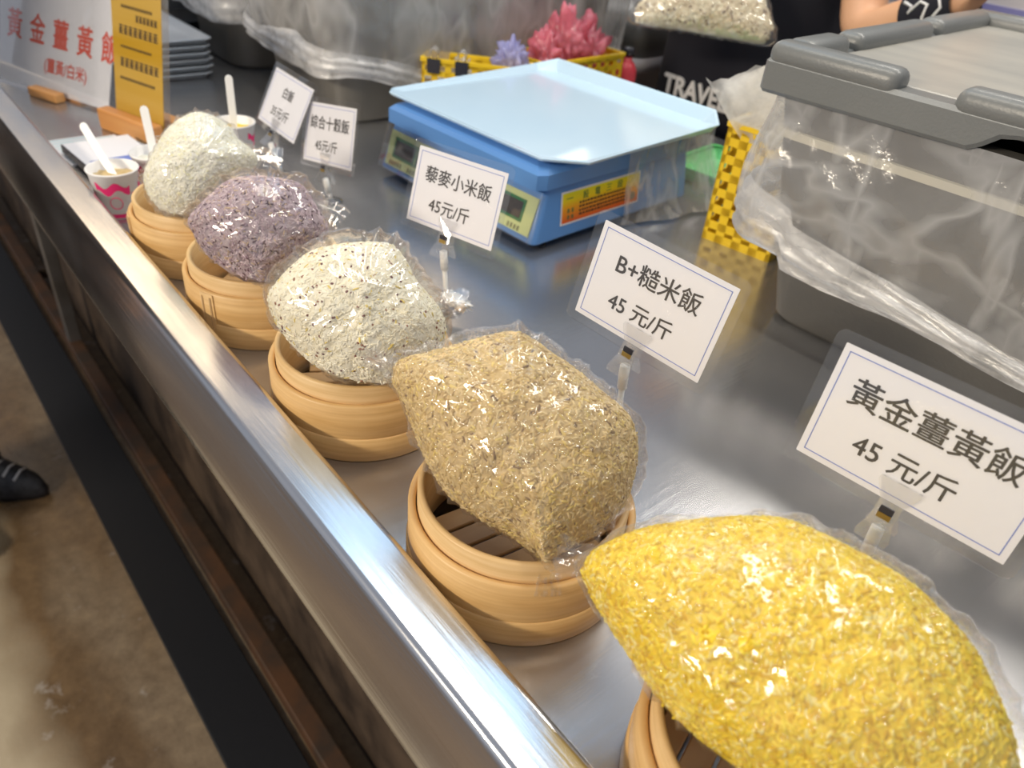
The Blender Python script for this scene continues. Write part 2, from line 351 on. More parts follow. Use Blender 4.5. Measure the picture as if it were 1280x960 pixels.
# ------------------------------------------------------------------ rice bags
BAGS = {
1: ([-0.8548, 0.2786, 0.12], [0.8032, -0.2618, 0.5351], [(-0.0602, -0.0299), (-0.0624, -0.0073), (-0.0497, 0.0136), (-0.0338, 0.0388), (-0.0125, 0.0555), (0.0066, 0.062), (0.0227, 0.0572), (0.0403, 0.0435), (0.0465, 0.0273), (0.0607, 0.0169), (0.0676, 0.004), (0.0487, -0.0176), (0.0234, -0.0431), (-0.0045, -0.0591), (-0.0261, -0.0637), (-0.0484, -0.0481)]),
2: ([-0.6828, 0.2708, 0.115], [0.7505, -0.2976, 0.5901], [(-0.0677, 0.0156), (-0.0548, 0.0297), (-0.0284, 0.0527), (-0.0101, 0.0584), (0.0131, 0.0585), (0.0498, 0.0503), (0.059, 0.0348), (0.0652, 0.0201), (0.0745, 0.0035), (0.0678, -0.0139), (0.0414, -0.0405), (0.0127, -0.0568), (-0.0058, -0.0602), (-0.0306, -0.042), (-0.053, -0.0205), (-0.0621, 0.0016)]),
3: ([-0.4952, 0.2715, 0.115], [0.657, -0.3602, 0.6623], [(-0.0775, 0.0214), (-0.0678, 0.0346), (-0.058, 0.046), (-0.0383, 0.0628), (-0.0153, 0.0677), (0.0125, 0.0705), (0.0345, 0.0684), (0.0455, 0.0545), (0.0534, 0.0349), (0.0664, 0.0195), (0.0773, 0.0034), (0.0798, -0.0153), (0.0705, -0.0378), (0.0493, -0.0595), (0.0269, -0.0701), (0.001, -0.0638), (-0.0182, -0.0564), (-0.04, -0.0392), (-0.0566, -0.0222), (-0.07, -0.0027)]),
4: ([-0.286, 0.2768, 0.115], [0.4672, -0.4522, 0.7598], [(-0.0991, 0.0383), (-0.0984, 0.0546), (-0.0738, 0.0629), (-0.0377, 0.0792), (-0.015, 0.0874), (-0.0007, 0.0821), (0.015, 0.0722), (0.0345, 0.0624), (0.0524, 0.0491), (0.0764, 0.0334), (0.0825, 0.0113), (0.0814, -0.0085), (0.0771, -0.0267), (0.0688, -0.0415), (0.0498, -0.0594), (0.0359, -0.0724), (0.0279, -0.0856), (0.0178, -0.07), (0.0009, -0.0607), (-0.0219, -0.0521), (-0.048, -0.0378), (-0.0618, -0.0207), (-0.0731, -0.0035), (-0.0871, 0.0227)]),
5: ([-0.0644, 0.2759, 0.12], [0.1234, -0.5282, 0.8401], [(-0.1336, -0.0092), (-0.125, 0.0085), (-0.1117, 0.0279), (-0.0857, 0.0493), (-0.0515, 0.0726), (-0.0276, 0.0768), (0.006, 0.0769), (0.0274, 0.0756), (0.0434, 0.0693), (0.0624, 0.0618), (0.0789, 0.0466), (0.0911, 0.034), (0.0999, 0.0185), (0.0981, -0.0037), (0.0815, -0.0289), (0.0544, -0.0468), (0.0195, -0.0525), (-0.0134, -0.0537), (-0.04, -0.0511), (-0.0649, -0.0436), (-0.0808, -0.0359), (-0.1067, -0.0257)]),
6: ([-0.9352, 1.22, 0.236], [0.5665, -0.739, 0.3647], [(-0.1373, -0.0424), (-0.1125, -0.0072), (-0.0814, 0.049), (-0.0212, 0.0944), (0.0355, 0.088), (0.0842, 0.0554), (0.1178, 0.0015), (0.1407, -0.0413), (0.1277, -0.0563), (0.0399, -0.0518), (-0.046, -0.0496), (-0.1033, -0.0515)])}
def resample(poly, n, it=2):
    p = [np.array(q, float) for q in poly]
    for _ in range(it):
        q = []
        for a, b in zip(p, p[1:] + p[:1]): q += [a * .78 + b * .22, a * .22 + b * .78]
        p = q
    p = np.array(p + [p[0]]); d = np.r_[0, np.cumsum(np.linalg.norm(np.diff(p, axis=0), axis=1))]
    s = np.linspace(0, d[-1], n, endpoint=False)
    return np.stack([np.interp(s, d, p[:, 0]), np.interp(s, d, p[:, 1])], 1)
def pillow(C, nrm, poly, T, Tb, nr=110, mr=26, shrink=1., lump=0., wrinkle=0., seed=0, steamer=None, gap=0., shift=(0, 0)):
    """closed bag: outline inflated to both sides; returns verts relative to C"""
    C = np.array(C); nv = np.array(nrm); nv = nv / np.linalg.norm(nv)
    e1 = np.cross([0, 0, 1], nv); e1 /= np.linalg.norm(e1); e2 = np.cross(nv, e1)
    o = resample(poly, nr, 2); c = o.mean(0)
    if np.sum(o[:, 0] * np.roll(o[:, 1], -1) - o[:, 1] * np.roll(o[:, 0], -1)) < 0: o = o[::-1].copy()
    if wrinkle:     # loose, uneven edge of the empty film
        r = o - c; a_ = np.arctan2(r[:, 1], r[:, 0]); L_ = np.linalg.norm(r, axis=1)
        o = o + r / L_[:, None] * np.array([.0040 * max(0, 1 - 3.2 * abs(noise.noise(V(math.cos(t_) * 4.5 + seed, math.sin(t_) * 4.5, seed)))) + .0012 * noise.noise(V(math.cos(t_) * 14, math.sin(t_) * 14, seed)) for t_ in a_])[:, None]
    if shrink < 1:
        r = o - c; L = np.linalg.norm(r, axis=1); k = np.minimum(1, 1.40 * np.median(L) / L)   # filling does not reach far into the tips
        o = c + r * (shrink * k)[:, None] + np.array(shift); c = c + np.array(shift)
    out, idx = [], []
    def P(u, v, h): return e1 * u + e2 * v + nv * h
    tips = [np.array(q) for q in poly if np.linalg.norm(np.array(q) - c) > 1.12 * np.median(np.linalg.norm(o - c, axis=1))]
    for side, TT in ((1, T), (-1, Tb)):
        for j in range(mr + (1 if side > 0 else 0)):
            rho = j / mr
            for i in range(nr):
                u, v = c + (o[i] - c) * rho
                h = max(0, 1 - rho ** 2.4) ** .62 * TT
                p = P(u, v, side * h)
                q = p * 1.0 + C
                if lump: p = p + nv * side * lump * fbm(q, 34, seed) * (1 - rho ** 4)
                if wrinkle:
                    a = math.atan2(v - c[1], u - c[0])
                    wv = 0
                    for tp in tips[:4]:
                        dd = np.array([u, v]) - tp; dist = np.linalg.norm(dd) + 1e-6; ang = math.atan2(dd[1], dd[0])
                        wv += abs(noise.noise(V(ang * 5.5 + seed, dist * 9, seed))) * max(0, 1 - dist / .085)
                    f1 = max(0, 1 - abs(noise.noise(V(q[0] * 24 + seed, q[1] * 24, q[2] * 36))) * 4.5) ** 1.5
                    f2 = max(0, 1 - abs(noise.noise(V(q[0] * 62, q[1] * 40 + seed, q[2] * 62))) * 4)
                    p = p + nv * side * wrinkle * (wv * .9 + f1 * .8 + f2 * .35 + .15) * (1 - rho ** 6) 
                    if rho > .9: p = p + nv * wrinkle * .8 * noise.noise(V(a * 9, seed, 0)) 
                q = p + C
                if steamer is not None:
                    dx, dy = q[0] - steamer[0], q[1] - steamer[1]; rr = math.hypot(dx, dy)
                    if side < 0 and rr < .0675: q[2] = max(q[2], .024 + gap)
                    if .064 < rr < .088:
                        q[2] = max(q[2], .0775 + gap)
                    elif rr >= .088: q[2] = max(q[2], .0620 + gap if side > 0 else .0605 + gap)
                    elif side < 0 and .055 < rr <= .0675:
                        q[2] = max(q[2], .024 + gap + (.0535) * ((rr - .055) / .0125))
                    p = q - C
                out.append(p)
    F = []; row = lambda s, j, i: ((0 if s > 0 else (mr + 1) * nr) + j * nr + i % nr)
    for j in range(mr):
        for i in range(nr): F.append((row(1, j, i), row(1, j + 1, i), row(1, j + 1, i + 1), row(1, j, i + 1)))
    for j in range(mr):
        for i in range(nr):
            a, b = row(-1, j, i), row(-1, j, i + 1)
            c2, d = (row(1, mr, i + 1), row(1, mr, i)) if j == mr - 1 else (row(-1, j + 1, i + 1), row(-1, j + 1, i))
            F.append((a, b, c2, d))
    return np.array(out), F
GR_V = []; 
for s, rr in ((-.5, .18), (-.28, .85), (.28, .85), (.5, .18)):
    for k in range(5):
        a = 2 * math.pi * k / 5; GR_V.append((s, rr * .5 * math.cos(a), rr * .5 * math.sin(a)))
GR_V = np.array(GR_V); GR_F = [(i * 5 + k, i * 5 + (k + 1) % 5, i * 5 + 5 + (k + 1) % 5, i * 5 + 5 + k) for i in range(3) for k in range(5)] + [(4, 3, 2, 1, 0), (15, 16, 17, 18, 19)]
GR_F4 = [f for f in GR_F]
def grains(name, vs, fs, n, palette, parent, size=(.0062, .0022), sink=.12, seed=1, upmin=-.45):
    """loose rice kernels lying against the inside of the bag"""
    g = np.random.default_rng(seed); vs = np.array(vs); q = np.array(fs)
    a, b, c, d = vs[q[:, 0]], vs[q[:, 1]], vs[q[:, 2]], vs[q[:, 3]]
    nn = np.cross(c - a, d - b); ar = np.linalg.norm(nn, axis=1) + 1e-12; nu = nn / ar[:, None]
    wgt = ar * (nu[:, 2] > upmin); pick = g.choice(len(q), n, p=wgt / wgt.sum())
    s, t = g.random((n, 1)), g.random((n, 1))
    pos = (a[pick] * (1 - s) + b[pick] * s) * (1 - t) + (d[pick] * (1 - s) + c[pick] * s) * t
    N = nu[pick]; rv = g.normal(size=(n, 3)); tx = np.cross(rv, N); tx /= np.linalg.norm(tx, axis=1)[:, None]
    tilt = g.normal(0, .16, (n, 1)); tx = tx + N * tilt; tx /= np.linalg.norm(tx, axis=1)[:, None]
    ty = np.cross(N, tx); ty /= np.linalg.norm(ty, axis=1)[:, None]; tz = np.cross(tx, ty)
    w = np.array([p[0] for p in palette]); ci = g.choice(len(palette), n, p=w / w.sum())
    colr = np.array([p[1] for p in palette])[ci] * g.uniform(.86, 1.1, (n, 1))
    sl = np.array([p[2] if len(p) > 2 else size for p in palette])[ci] * g.uniform(.8, 1.12, (n, 1))
    L, W = sl[:, 0], sl[:, 1]
    pos = pos - N * (W * sink)[:, None]
    VV = pos[:, None, :] + GR_V[None, :, 0:1] * L[:, None, None] * tx[:, None, :] + GR_V[None, :, 1:2] * W[:, None, None] * ty[:, None, :] + GR_V[None, :, 2:3] * W[:, None, None] * tz[:, None, :]
    k = len(GR_V); VV = VV.reshape(-1, 3); me = bpy.data.meshes.new(name)
    quads = np.array(GR_F[:15]); caps = np.array(GR_F[15:])
    off = (np.arange(n) * k)[:, None]
    allq = (quads[None].reshape(1, -1) + off).reshape(n, -1); allc = (caps[None].reshape(1, -1) + off).reshape(n, -1)
    loops = np.concatenate([allq, allc], 1).ravel()
    per = np.array([4] * 15 + [5] * 2); tot = np.tile(per, n); start = np.r_[0, np.cumsum(tot)[:-1]]
    me.vertices.add(len(VV)); me.vertices.foreach_set('co', VV.ravel())
    me.loops.add(len(loops)); me.loops.foreach_set('vertex_index', loops.astype(np.int32))
    me.polygons.add(len(tot)); me.polygons.foreach_set('loop_start', start.astype(np.int32)); me.polygons.foreach_set('loop_total', tot.astype(np.int32))
    me.update(calc_edges=True)
    at = me.attributes.new('gcol', 'FLOAT_COLOR', 'POINT'); cc = np.ones((len(VV), 4), np.float32); cc[:, :3] = np.repeat(colr, k, 0); at.data.foreach_set('color', cc.ravel())
    me.polygons.foreach_set('use_smooth', [True] * len(tot)); me.materials.append(M['grain'])
    o = mesh_obj(name, me, None, parent); o['kind'] = 'stuff'; return o
M['grain'] = attr_mat('rice_kernel', .42)
def rice_mat(name, a, b, c, scale=150, spots=None):
    mt, nt, p = newmat(name); f = noisen(nt, coords(nt), scale, 3, .5); big = noisen(nt, coords(nt), 28, 3)
    mx = nt.nodes.new('ShaderNodeMixRGB'); mx.inputs[0].default_value = .4
    nt.links.new(ramp(nt, f, [(.35, c), (.5, a), (.65, b)]), mx.inputs[1]); nt.links.new(ramp(nt, big, [(.35, a), (.65, b)]), mx.inputs[2])
    nt.links.new(mx.outputs[0], p.inputs['Base Color']); p.inputs['Roughness'].default_value = .5
    bump(nt, p, f, .5, .003); return mt
M['rice1'] = rice_mat('white_rice_mass', (.92, .89, .74), (.94, .92, .82), (.86, .82, .62))
M['rice2'] = rice_mat('purple_rice_mass', (.40, .31, .33), (.52, .42, .43), (.25, .18, .20))
M['rice3'] = rice_mat('quinoa_rice_mass', (.90, .84, .66), (.93, .89, .74), (.82, .74, .52))
M['rice4'] = rice_mat('brown_rice_mass', (.60, .43, .19), (.70, .53, .27), (.44, .30, .12))
M['rice5'] = rice_mat('turmeric_rice_mass', (.84, .58, .02), (.90, .68, .06), (.72, .44, .01))
M['rice6'] = rice_mat('mixed_grain_mass', (.66, .56, .38), (.74, .66, .48), (.50, .40, .25), 70)
M['bagfilm'] = film('rice_bag_film', haze=.05, bmp=.25, bscale=40, rough=.035, fmin=.10, fmax=.40, ridge=(17, (1, 1.7, .8), .9))
M['bagfilm_wet'] = film('misted_bag_film', haze=.04, bmp=.25, bscale=36, droplets=.6, rough=.045, fmin=.085, fmax=.36, ridge=(13, (1.5, 1, .8), .9), dscale=420)
PAL = {1: [(6, (.94, .92, .80)), (3, (.90, .87, .70)), (1, (.92, .88, .58))],
       2: [(5, (.50, .37, .40)), (4, (.64, .51, .54)), (2, (.36, .25, .30)), (1.3, (.10, .045, .06)), (1.2, (.58, .42, .28))],
       3: [(7, (.92, .87, .70)), (4, (.88, .81, .60)), (.50, (.15, .035, .025), (.0030, .0027)), (.35, (.33, .14, .07), (.0030, .0026)), (.4, (.80, .62, .16)), (1.5, (.92, .87, .70), (.0024, .0022))],
       4: [(5, (.66, .48, .20)), (4, (.76, .59, .30)), (2.5, (.50, .34, .13)), (1.4, (.78, .60, .20)), (.5, (.26, .16, .07))],
       5: [(5, (.86, .62, .02)), (4, (.92, .72, .06)), (3, (.70, .43, .01)), (2, (.93, .80, .30))],
       6: [(5, (.72, .63, .44)), (3, (.80, .74, .56)), (2, (.54, .43, .28)), (.6, (.20, .13, .09))]}
bag_lab = {1: 'clear bag of plain white rice, farthest in the row', 2: 'clear bag of purple multigrain rice between the white and speckled bags',
           3: 'clear bag of pale rice speckled with dark quinoa', 4: 'clear bag of tan brown rice with its corner hanging over the steamer rim',
           5: 'clear misted bag of bright yellow turmeric rice, nearest and largest', 6: 'clear bag of mixed grain rice held in front of the black shirt'}
for k, (C, nv, poly) in BAGS.items():
    t = thing('rice_bag', bag_lab[k], 'rice bag', C, 0, 'bags of cooked rice')
    stm = (SX[k - 1], SY) if k < 6 else None
    T, Tb = {1: (.048, .072), 2: (.048, .072), 3: (.049, .066), 4: (.050, .055), 5: (.050, .05), 6: (.03, .03)}[k]
    v, f = pillow(C, nv, poly, T * .95, Tb * .95, shrink={1: .96, 2: .935, 3: .935, 4: .955, 5: .96, 6: .95}[k], shift={2: (-.003, -.003), 3: (-.001, -.005), 4: (.0, -.002), 5: (-.003, -.001)}.get(k, (0, 0)), lump=.0035, seed=k * 3.1, steamer=stm, gap=.0035)
    from_py('rice', v, f, 'rice%d' % k, t, smooth=True)
    grains('rice_kernels', v, f, {1: 4200, 2: 4200, 3: 5200, 4: 6500, 5: 8500, 6: 2500}[k], PAL[k], t, size=(.0058, .0021) if k not in (6,) else (.009, .0045), seed=k)
    v, f = pillow(C, nv, poly, T, Tb, wrinkle=.0026, seed=k * 5.3, steamer=stm, gap=.0, nr=220, mr=54)
    fo = from_py('plastic_film', v, f, 'bagfilm_wet' if k in (4, 5) else 'bagfilm', t, smooth=True)
    # gathered loose ends of the bag
    def tail(p0, p1, w0, w1, seed, n=14, mm=10):
        p0, p1 = Vector(p0), Vector(p1); d = (p1 - p0); s = d.cross(V(.2, -.3, 1)).normalized(); u = s.cross(d).normalized()
        vs = []
        for i in range(n):
            a = i / (n - 1); wd = w0 + (w1 - w0) * a
            for j in range(mm):
                b = j / (mm - 1) - .5
                vs.append(p0 + d * a + s * b * wd * 2 + u * (.006 * math.sin(b * 22 + seed) * (.4 + a) + .006 * noise.noise(V(a * 3, b * 6, seed))))
        return vs, [(i * mm + j, i * mm + j + 1, (i + 1) * mm + j + 1, (i + 1) * mm + j) for i in range(n - 1) for j in range(mm - 1)]
    nv3 = Vector(nv).normalized(); e1 = V(0, 0, 1).cross(nv3).normalized(); e2 = nv3.cross(e1)
    at = lambda u, vv, h=0: e1 * u + e2 * vv + nv3 * h
    tl = {1: [((.052, .012), (.090, .004), .010, .016)], 2: [((.058, .03), (.082, .006), .012, .014)], 3: [((.070, .015), (.092, .008), .008, .012)],
          4: [((-.088, .045), (-.115, .050), .010, .004), ((.026, -.078), (.028, -.094), .006, .010)], 5: [((-.122, -.004), (-.143, -.012), .010, .014)], 6: [((0, .088), (0, .12), .02, .012)]}[k]
    for q, (a, b, w0, w1) in enumerate(tl):
        vv, ff = tail(at(*a), at(*b), w0, w1, k + q * 2.); from_py('film_tail', vv, ff, 'bagfilm', t, smooth=True)

# ------------------------------------------------------------------ price signs
def price_sign(line1, line2, c, rot, wd, ht, label, s1=.0165, s2=.0155, y1=.013, y2=-.017, wx=1.0):
    rot = tuple(R(a) for a in rot)
    Mx = Matrix.Translation(c) @ (Matrix.Rotation(rot[2], 4, 'Z') @ Matrix.Rotation(rot[1], 4, 'Y') @ Matrix.Rotation(rot[0], 4, 'X'))
    bot = Mx @ V(0, 0, -ht / 2); base = V(bot.x, bot.y + .004, 0)
    t = thing('price_sign', label, 'sign', base, 0, 'price cards on clip stands')
    loc = V(*c) - base
    def P(name, v, f, mat, parent=t, smooth=False): return from_py(name, v, f, mat, parent, smooth, loc=loc if parent is t else (0, 0, 0), rot=rot if parent is t else (0, 0, 0))
    mg = .0075
    v, f = extrude_poly(rrect(wd + 2 * mg, ht + 2 * mg, .006), .0012); v = [(x, y - .0008, z) for x, y, z in v]
    P('sleeve', v, f, 'sleeve')
    v, f = extrude_poly(rrect(wd, ht, .0004, 1), .0003); card = P('card', v, f, 'paper')
    bm = bmesh.new(); i, b = .004, .0006
    for x0, x1, z0, z1 in ((-wd / 2 + i, wd / 2 - i, ht / 2 - i - b, ht / 2 - i), (-wd / 2 + i, wd / 2 - i, -ht / 2 + i, -ht / 2 + i + b), (-wd / 2 + i, -wd / 2 + i + b, -ht / 2 + i, ht / 2 - i), (wd / 2 - i - b, wd / 2 - i, -ht / 2 + i, ht / 2 - i)):
        bx(bm, x0, x1, -.0002, .0, z0, z1)
    from_bm('border', bm, 'blue_ink', card)
    text_mesh('lettering', line1, s1, 'ink', card, (0, -.0003, y1), FRONT, weight=s1 * .011, width=wx)
    text_mesh('lettering', line2, s2, 'ink', card, (-.004, -.0003, y2), FRONT, weight=s2 * .011, width=wx)
    # clip: two clear jaws, sprung by a small metal strip
    for s, y in ((-1, -.0032), (1, .0032)):
        pts = [(-.0125, .017), (.0125, .017), (.0130, .0145), (.0115, .011), (.0072, .003), (.0072, -.009), (.0105, -.020), (.0095, -.0235), (-.0095, -.0235), (-.0105, -.020), (-.0072, -.009), (-.0072, .003), (-.0115, .011), (-.0130, .0145)]
        v, f = extrude_poly(pts, .0016)
        v = [(x, yy + y - .0008 + s * .010 * max(0, (-z - .002)) / .02 * .7, z - ht / 2 - mg + .006) for x, yy, z in v]
        jaw = P('clip_jaw', v, f, 'acrylic')
        bm = bmesh.new()
        for q in range(4): bx(bm, -.0055, .0055, y + s * .002 - .001, y + s * .002 + .001, -ht / 2 - mg - .003 - q * .0025, -ht / 2 - mg - .0022 - q * .0025)
        from_bm('grip_rib', bm, 'acrylic', jaw)
    bm = bmesh.new(); bx(bm, -.0042, .0042, -.0062, -.0052, -ht / 2 - mg + .0015, -ht / 2 - mg + .0060); sp = P_bm = from_bm('spring_strip', bm, 'lcd', t, loc=loc, rot=rot)
    bm = bmesh.new(); bx(bm, -.0042, .0042, -.0062, -.0052, -ht / 2 - mg - .0025, -ht / 2 - mg + .0012); from_bm('spring_plate', bm, pm_gold, t, loc=loc, rot=rot)
    top = Mx @ V(0, 0, -ht / 2 - mg - .012) - base
    top2 = top + (V(0, 0, .006) - top) * .0
    j = top + (V(0, 0, 0) - top).normalized() * .022
    v, f = tube_mesh([top, j], .0042, 14); from_py('socket', v, f, 'white_plastic', t, True)
    if top.z > .03:
        v, f = tube_mesh([j, V(0, 0, .004)], .0026, 10); from_py('stem', v, f, 'white_plastic', t, True)
    v, f = lathe([(0, .0045), (.006, .0045), (.008, .003), (.0165, .002), (.017, 0), (0, 0)], 28); from_py('foot', v, f, 'acrylic', t, True)
    return t
pm_gold = pm('brass_strip', (.55, .40, .12), .3, .8)
price_sign('黃金薑黃飯', '45 元/斤', (-.101, .425, .176), (-10, 1, 7.3), .13, .08, 'price card reading 黃金薑黃飯 45 元/斤 behind the yellow rice bag', s1=.0205, s2=.0178)
price_sign('B+糙米飯', '45 元/斤', (-.318, .426, .170), (-9.9, 4.9, 9.2), .12, .08, 'price card reading B+糙米飯 45 元/斤 behind the brown rice bag', s1=.0188, s2=.0170)
price_sign('藜麥小米飯', '45元/斤', (-.622, .461, .135), (-16.8, -1.5, 13.5), .12, .08, 'price card reading 藜麥小米飯 45元/斤 in front of the blue scale', s1=.0182, s2=.0175)
price_sign('綜合十穀飯', '45元/斤', (-.967, .496, .092), (-15.3, -9.3, 6.0), .12, .08, 'price card reading 綜合十穀飯 45元/斤 beside the purple rice bag', s1=.0190, s2=.0170)
price_sign('白飯', '35元/斤', (-1.079, .486, .104), (-27, 1, -.7), .12, .08, 'farthest price card, reading 白飯 35元/斤, behind the white rice bag', s1=.0170, s2=.0170)
# crumpled white tape end by the third stand
def crumple(name, C, rad, seed, mat, label, cat, sq=(1, 1, 1), amp=.5, freq=3., group=None, sub=4):
    bm = bmesh.new(); bmesh.ops.create_icosphere(bm, subdivisions=sub, radius=1)
    for v in bm.verts:
        p = v.co.copy(); d = 1 + amp * (abs(noise.noise(p * freq + V(seed, seed, 0))) * 1.6 - .5) + amp * .4 * noise.noise(p * freq * 2.7 + V(0, seed, 3))
        v.co = V(p.x * sq[0], p.y * sq[1], p.z * sq[2]) * rad * d
    lo_ = min(v.co.z for v in bm.verts)
    for v in bm.verts: v.co.z -= lo_
    o = from_bm(name, bm, mat, None, True); o.location = (C[0], C[1], C[2] + ZC); tag(o, label, cat, group); return o
crumple('plastic_scrap', (-.600, .452, 0.0165), .020, 3.3, 'white_plastic', 'crumpled white plastic scrap at the foot of the quinoa price card', 'plastic scrap', (1.15, .5, .32), .45)

# ------------------------------------------------------------------ weighing scale
sc = thing('weighing_scale', 'blue counter scale with a pale blue pan and yellow side sticker', 'scale', (-1.026, .612, 0), R(4))
def loft(rects, cap=True):
    """rings of equal length"""
    n = len(rects[0]); vs = [p for r in rects for p in r]; fs = []
    for a in range(len(rects) - 1):
        for i in range(n): fs.append((a * n + i, a * n + (i + 1) % n, (a + 1) * n + (i + 1) % n, (a + 1) * n + i))
    if cap: fs += [tuple(range(n))[::-1], tuple((len(rects) - 1) * n + i for i in range(n))]
    return vs, fs
def rring(x0, x1, y0, y1, z, r, n=4): return [(x, y, z) for x, y in rrect(x1 - x0, y1 - y0, r, n, (x0 + x1) / 2, (y0 + y1) / 2)]
v, f = loft([rring(.002, .343, .002, .338, .010, .008), rring(0, .345, 0, .34, .013, .009), rring(.006, .339, .020, .333, .075, .009), rring(.010, .335, .026, .330, .082, .008)])
body = from_py('body', v, f, 'scale_blue', sc, True); body.modifiers.new('e', 'EDGE_SPLIT').split_angle = R(30)
for x, y in ((.03, .04), (.315, .04), (.03, .30), (.315, .30)):
    v, f = lathe([(0, 0), (.012, 0), (.013, .004), (.012, .011), (0, .011)], 20); from_py('rubber_foot', v, f, 'black', sc, loc=(x, y, 0))
def platring(i, z): 
    x0, x1, y0, y1, c = .012 + i, .343 - i, .004 + i, .335 - i, .022
    return [(x0 + c * .3, y0, z), (x1 - c * .3, y0, z), (x1, y0 + c * .6, z), (x1, y1 - c, z), (x1 - c, y1, z), (x0 + c, y1, z), (x0, y1 - c, z), (x0, y0 + c * .6, z)]
v, f = loft([platring(.008, .080), platring(.0, .084), platring(.0, .104), platring(.005, .109), platring(.030, .1165)])
pl = from_py('platform', v, f, 'scale_blue', sc)
v, f = loft([platring(.02, .076), platring(.02, .0805)]); from_py('shadow_gap_collar', v, f, 'scale_dark', sc)
# pan: chamfered front corners, turned-up back lip
po = [(.006, .014), (.330, .014), (.372, .060), (.372, .345), (.345, .372), (.010, .372), (-.014, .345), (-.010, .030)]
pc = (.18, .19)
def pr(k, z): return [(pc[0] + (x - pc[0]) * k, pc[1] + (y - pc[1]) * k, z + (.016 * max(0, (y - .33) / .042) if k > .97 else 0)) for x, y in po]
v, f = loft([pr(.96, .1165), pr(.985, .1180), pr(1.0, .1215), pr(1.0, .1235), pr(.985, .1215), pr(.93, .1195)])
pan = from_py('pan', v, f, 'pan', sc)
pan.modifiers.new('b', 'BEVEL').width = .002
# front label panel lying on the sloped front face
sl = math.atan2(.020 - 0, .075 - .013); 
def onfront(name, x0, x1, h0, h1, t, mat, parent, lift=0):
    o = box(name, (x0, x1, -t - lift, -lift, h0, h1), mat, parent); return o
fr = bpy.data.objects.new('front_panel', None)
fp = box('front_panel', (.012, .333, -.0014, 0, .006, .058), 'panel_green', sc); fp.location = (0, -.0004, .0135); fp.rotation_euler = (-sl, 0, 0)
for x0, x1 in ((.030, .075), (.085, .190), (.205, .310)):
    fm = box('display_frame', (x0 - .004, x1 + .004, -.0022, -.0014, .020, .050), 'lcd_frame', fp)
    box('display_window', (x0, x1, -.0028, -.0022, .024, .046), 'lcd', fm)
bm = bmesh.new()
for k in range(46):
    x = .022 + k * .0064
    if k % 7 in (5, 6): continue
    for q in range(3): bx(bm, x + random.uniform(0, .001), x + .0045, -.0018, -.0013, .0085 + q * .0022, .0095 + q * .0022)
    bx(bm, x + .0018, x + .0026, -.0018, -.0013, .008, .0145)
from_bm('panel_print', bm, 'ink', fp)
# clear cover over the front panel
bm = bmesh.new(); bx(bm, .004, .341, -.007, -.0062, .0, .066); bx(bm, .004, .006, -.007, 0, 0, .066); bx(bm, .339, .341, -.007, 0, 0, .066)
cv = from_bm('clear_cover', bm, 'sleeve', sc); cv.location = (0, -.0010, .0125); cv.rotation_euler = (-sl, 0, 0)
# yellow-orange sticker on the right side
def sticker_mat():
    mt, nt, p = newmat('yellow_orange_sticker'); tc = nt.nodes.new('ShaderNodeTexCoord'); sp = nt.nodes.new('ShaderNodeSeparateXYZ')
    nt.links.new(tc.outputs['Generated'], sp.inputs[0])
    nt.links.new(ramp(nt, sp.outputs['Z'], [(.05, (.72, .10, .01)), (.5, (.86, .36, .01)), (.72, (.86, .64, .01)), (1, (.80, .72, .02))]), p.inputs['Base Color'])
    p.inputs['Roughness'].default_value = .4; return mt
M['sticker'] = sticker_mat()
sr = math.atan2(.006, .062)
sk = box('sticker_edge', (-.0006, 0, .050, .215, .014, .060), 'paper', sc); sk.location = (.3458, 0, .0135); sk.rotation_euler = (0, -sr, 0)
sk2 = box('sticker', (-.0002, .0004, .0525, .2125, .0165, .0575), 'sticker', sk)
for i, ch in enumerate('設電三段'):
    text_mesh('sticker_lettering', ch, .012, 'lcd_frame', sk2, (.0007, .098 + i * .024, .0485), (math.pi / 2, 0, math.pi / 2), weight=.0001)
text_mesh('sticker_lettering', '一', .014, 'lcd_frame', sk2, (.0007, .066, .0485), (math.pi / 2, 0, math.pi / 2))
bm = bmesh.new()
for row, (z, hh) in enumerate(((.0385, .003), (.0330, .003), (.0275, .003), (.0225, .003))):
    y = .086
    while y < .19:
        l = random.uniform(.003, .006); bx(bm, .0004, .0006, y, y + l, z, z + hh); y += l + random.uniform(.0012, .002)
from_bm('sticker_print', bm, 'rust', sk2)
for yy, zz in ((.062, .030), (.070, .030), (.062, .021), (.070, .021)):
    bm = bmesh.new(); [bx(bm, .0004, .0006, yy, yy + .005, zz + q * .002, zz + q * .002 + .001) for q in range(3)]; bx(bm, .0004, .0006, yy + .002, yy + .003, zz, zz + .006); from_bm('sticker_print', bm, 'lcd_frame', sk2)
v, f = lathe([(0, .0004), (.006, .0004), (.006, 0)], 20); o = from_py('sticker_seal', v, f, 'steel_dull', sk2); o.location = (.0004, .200, .026); o.rotation_euler = (0, math.pi / 2, 0)
# loose clear dust cover hanging down the right rear of the scale
vs, fs = [], []; n1, n2 = 26, 18
for i in range(n1):
    for j in range(n2):
        a, b = i / (n1 - 1), j / (n2 - 1); y = .17 + a * .205; z = .112 - b * .108
        vs.append((.350 + .050 * b * b * (a ** .6) + .006 * noise.noise(V(a * 5, b * 3, 1)) + .004 * math.sin(a * 16 + b * 2), y + .02 * b * a, z))
for i in range(n1 - 1):
    for j in range(n2 - 1): fs.append((i * n2 + j, i * n2 + j + 1, (i + 1) * n2 + j + 1, (i + 1) * n2 + j))
from_py('dust_cover', vs, fs, 'tubfilm', sc, True)

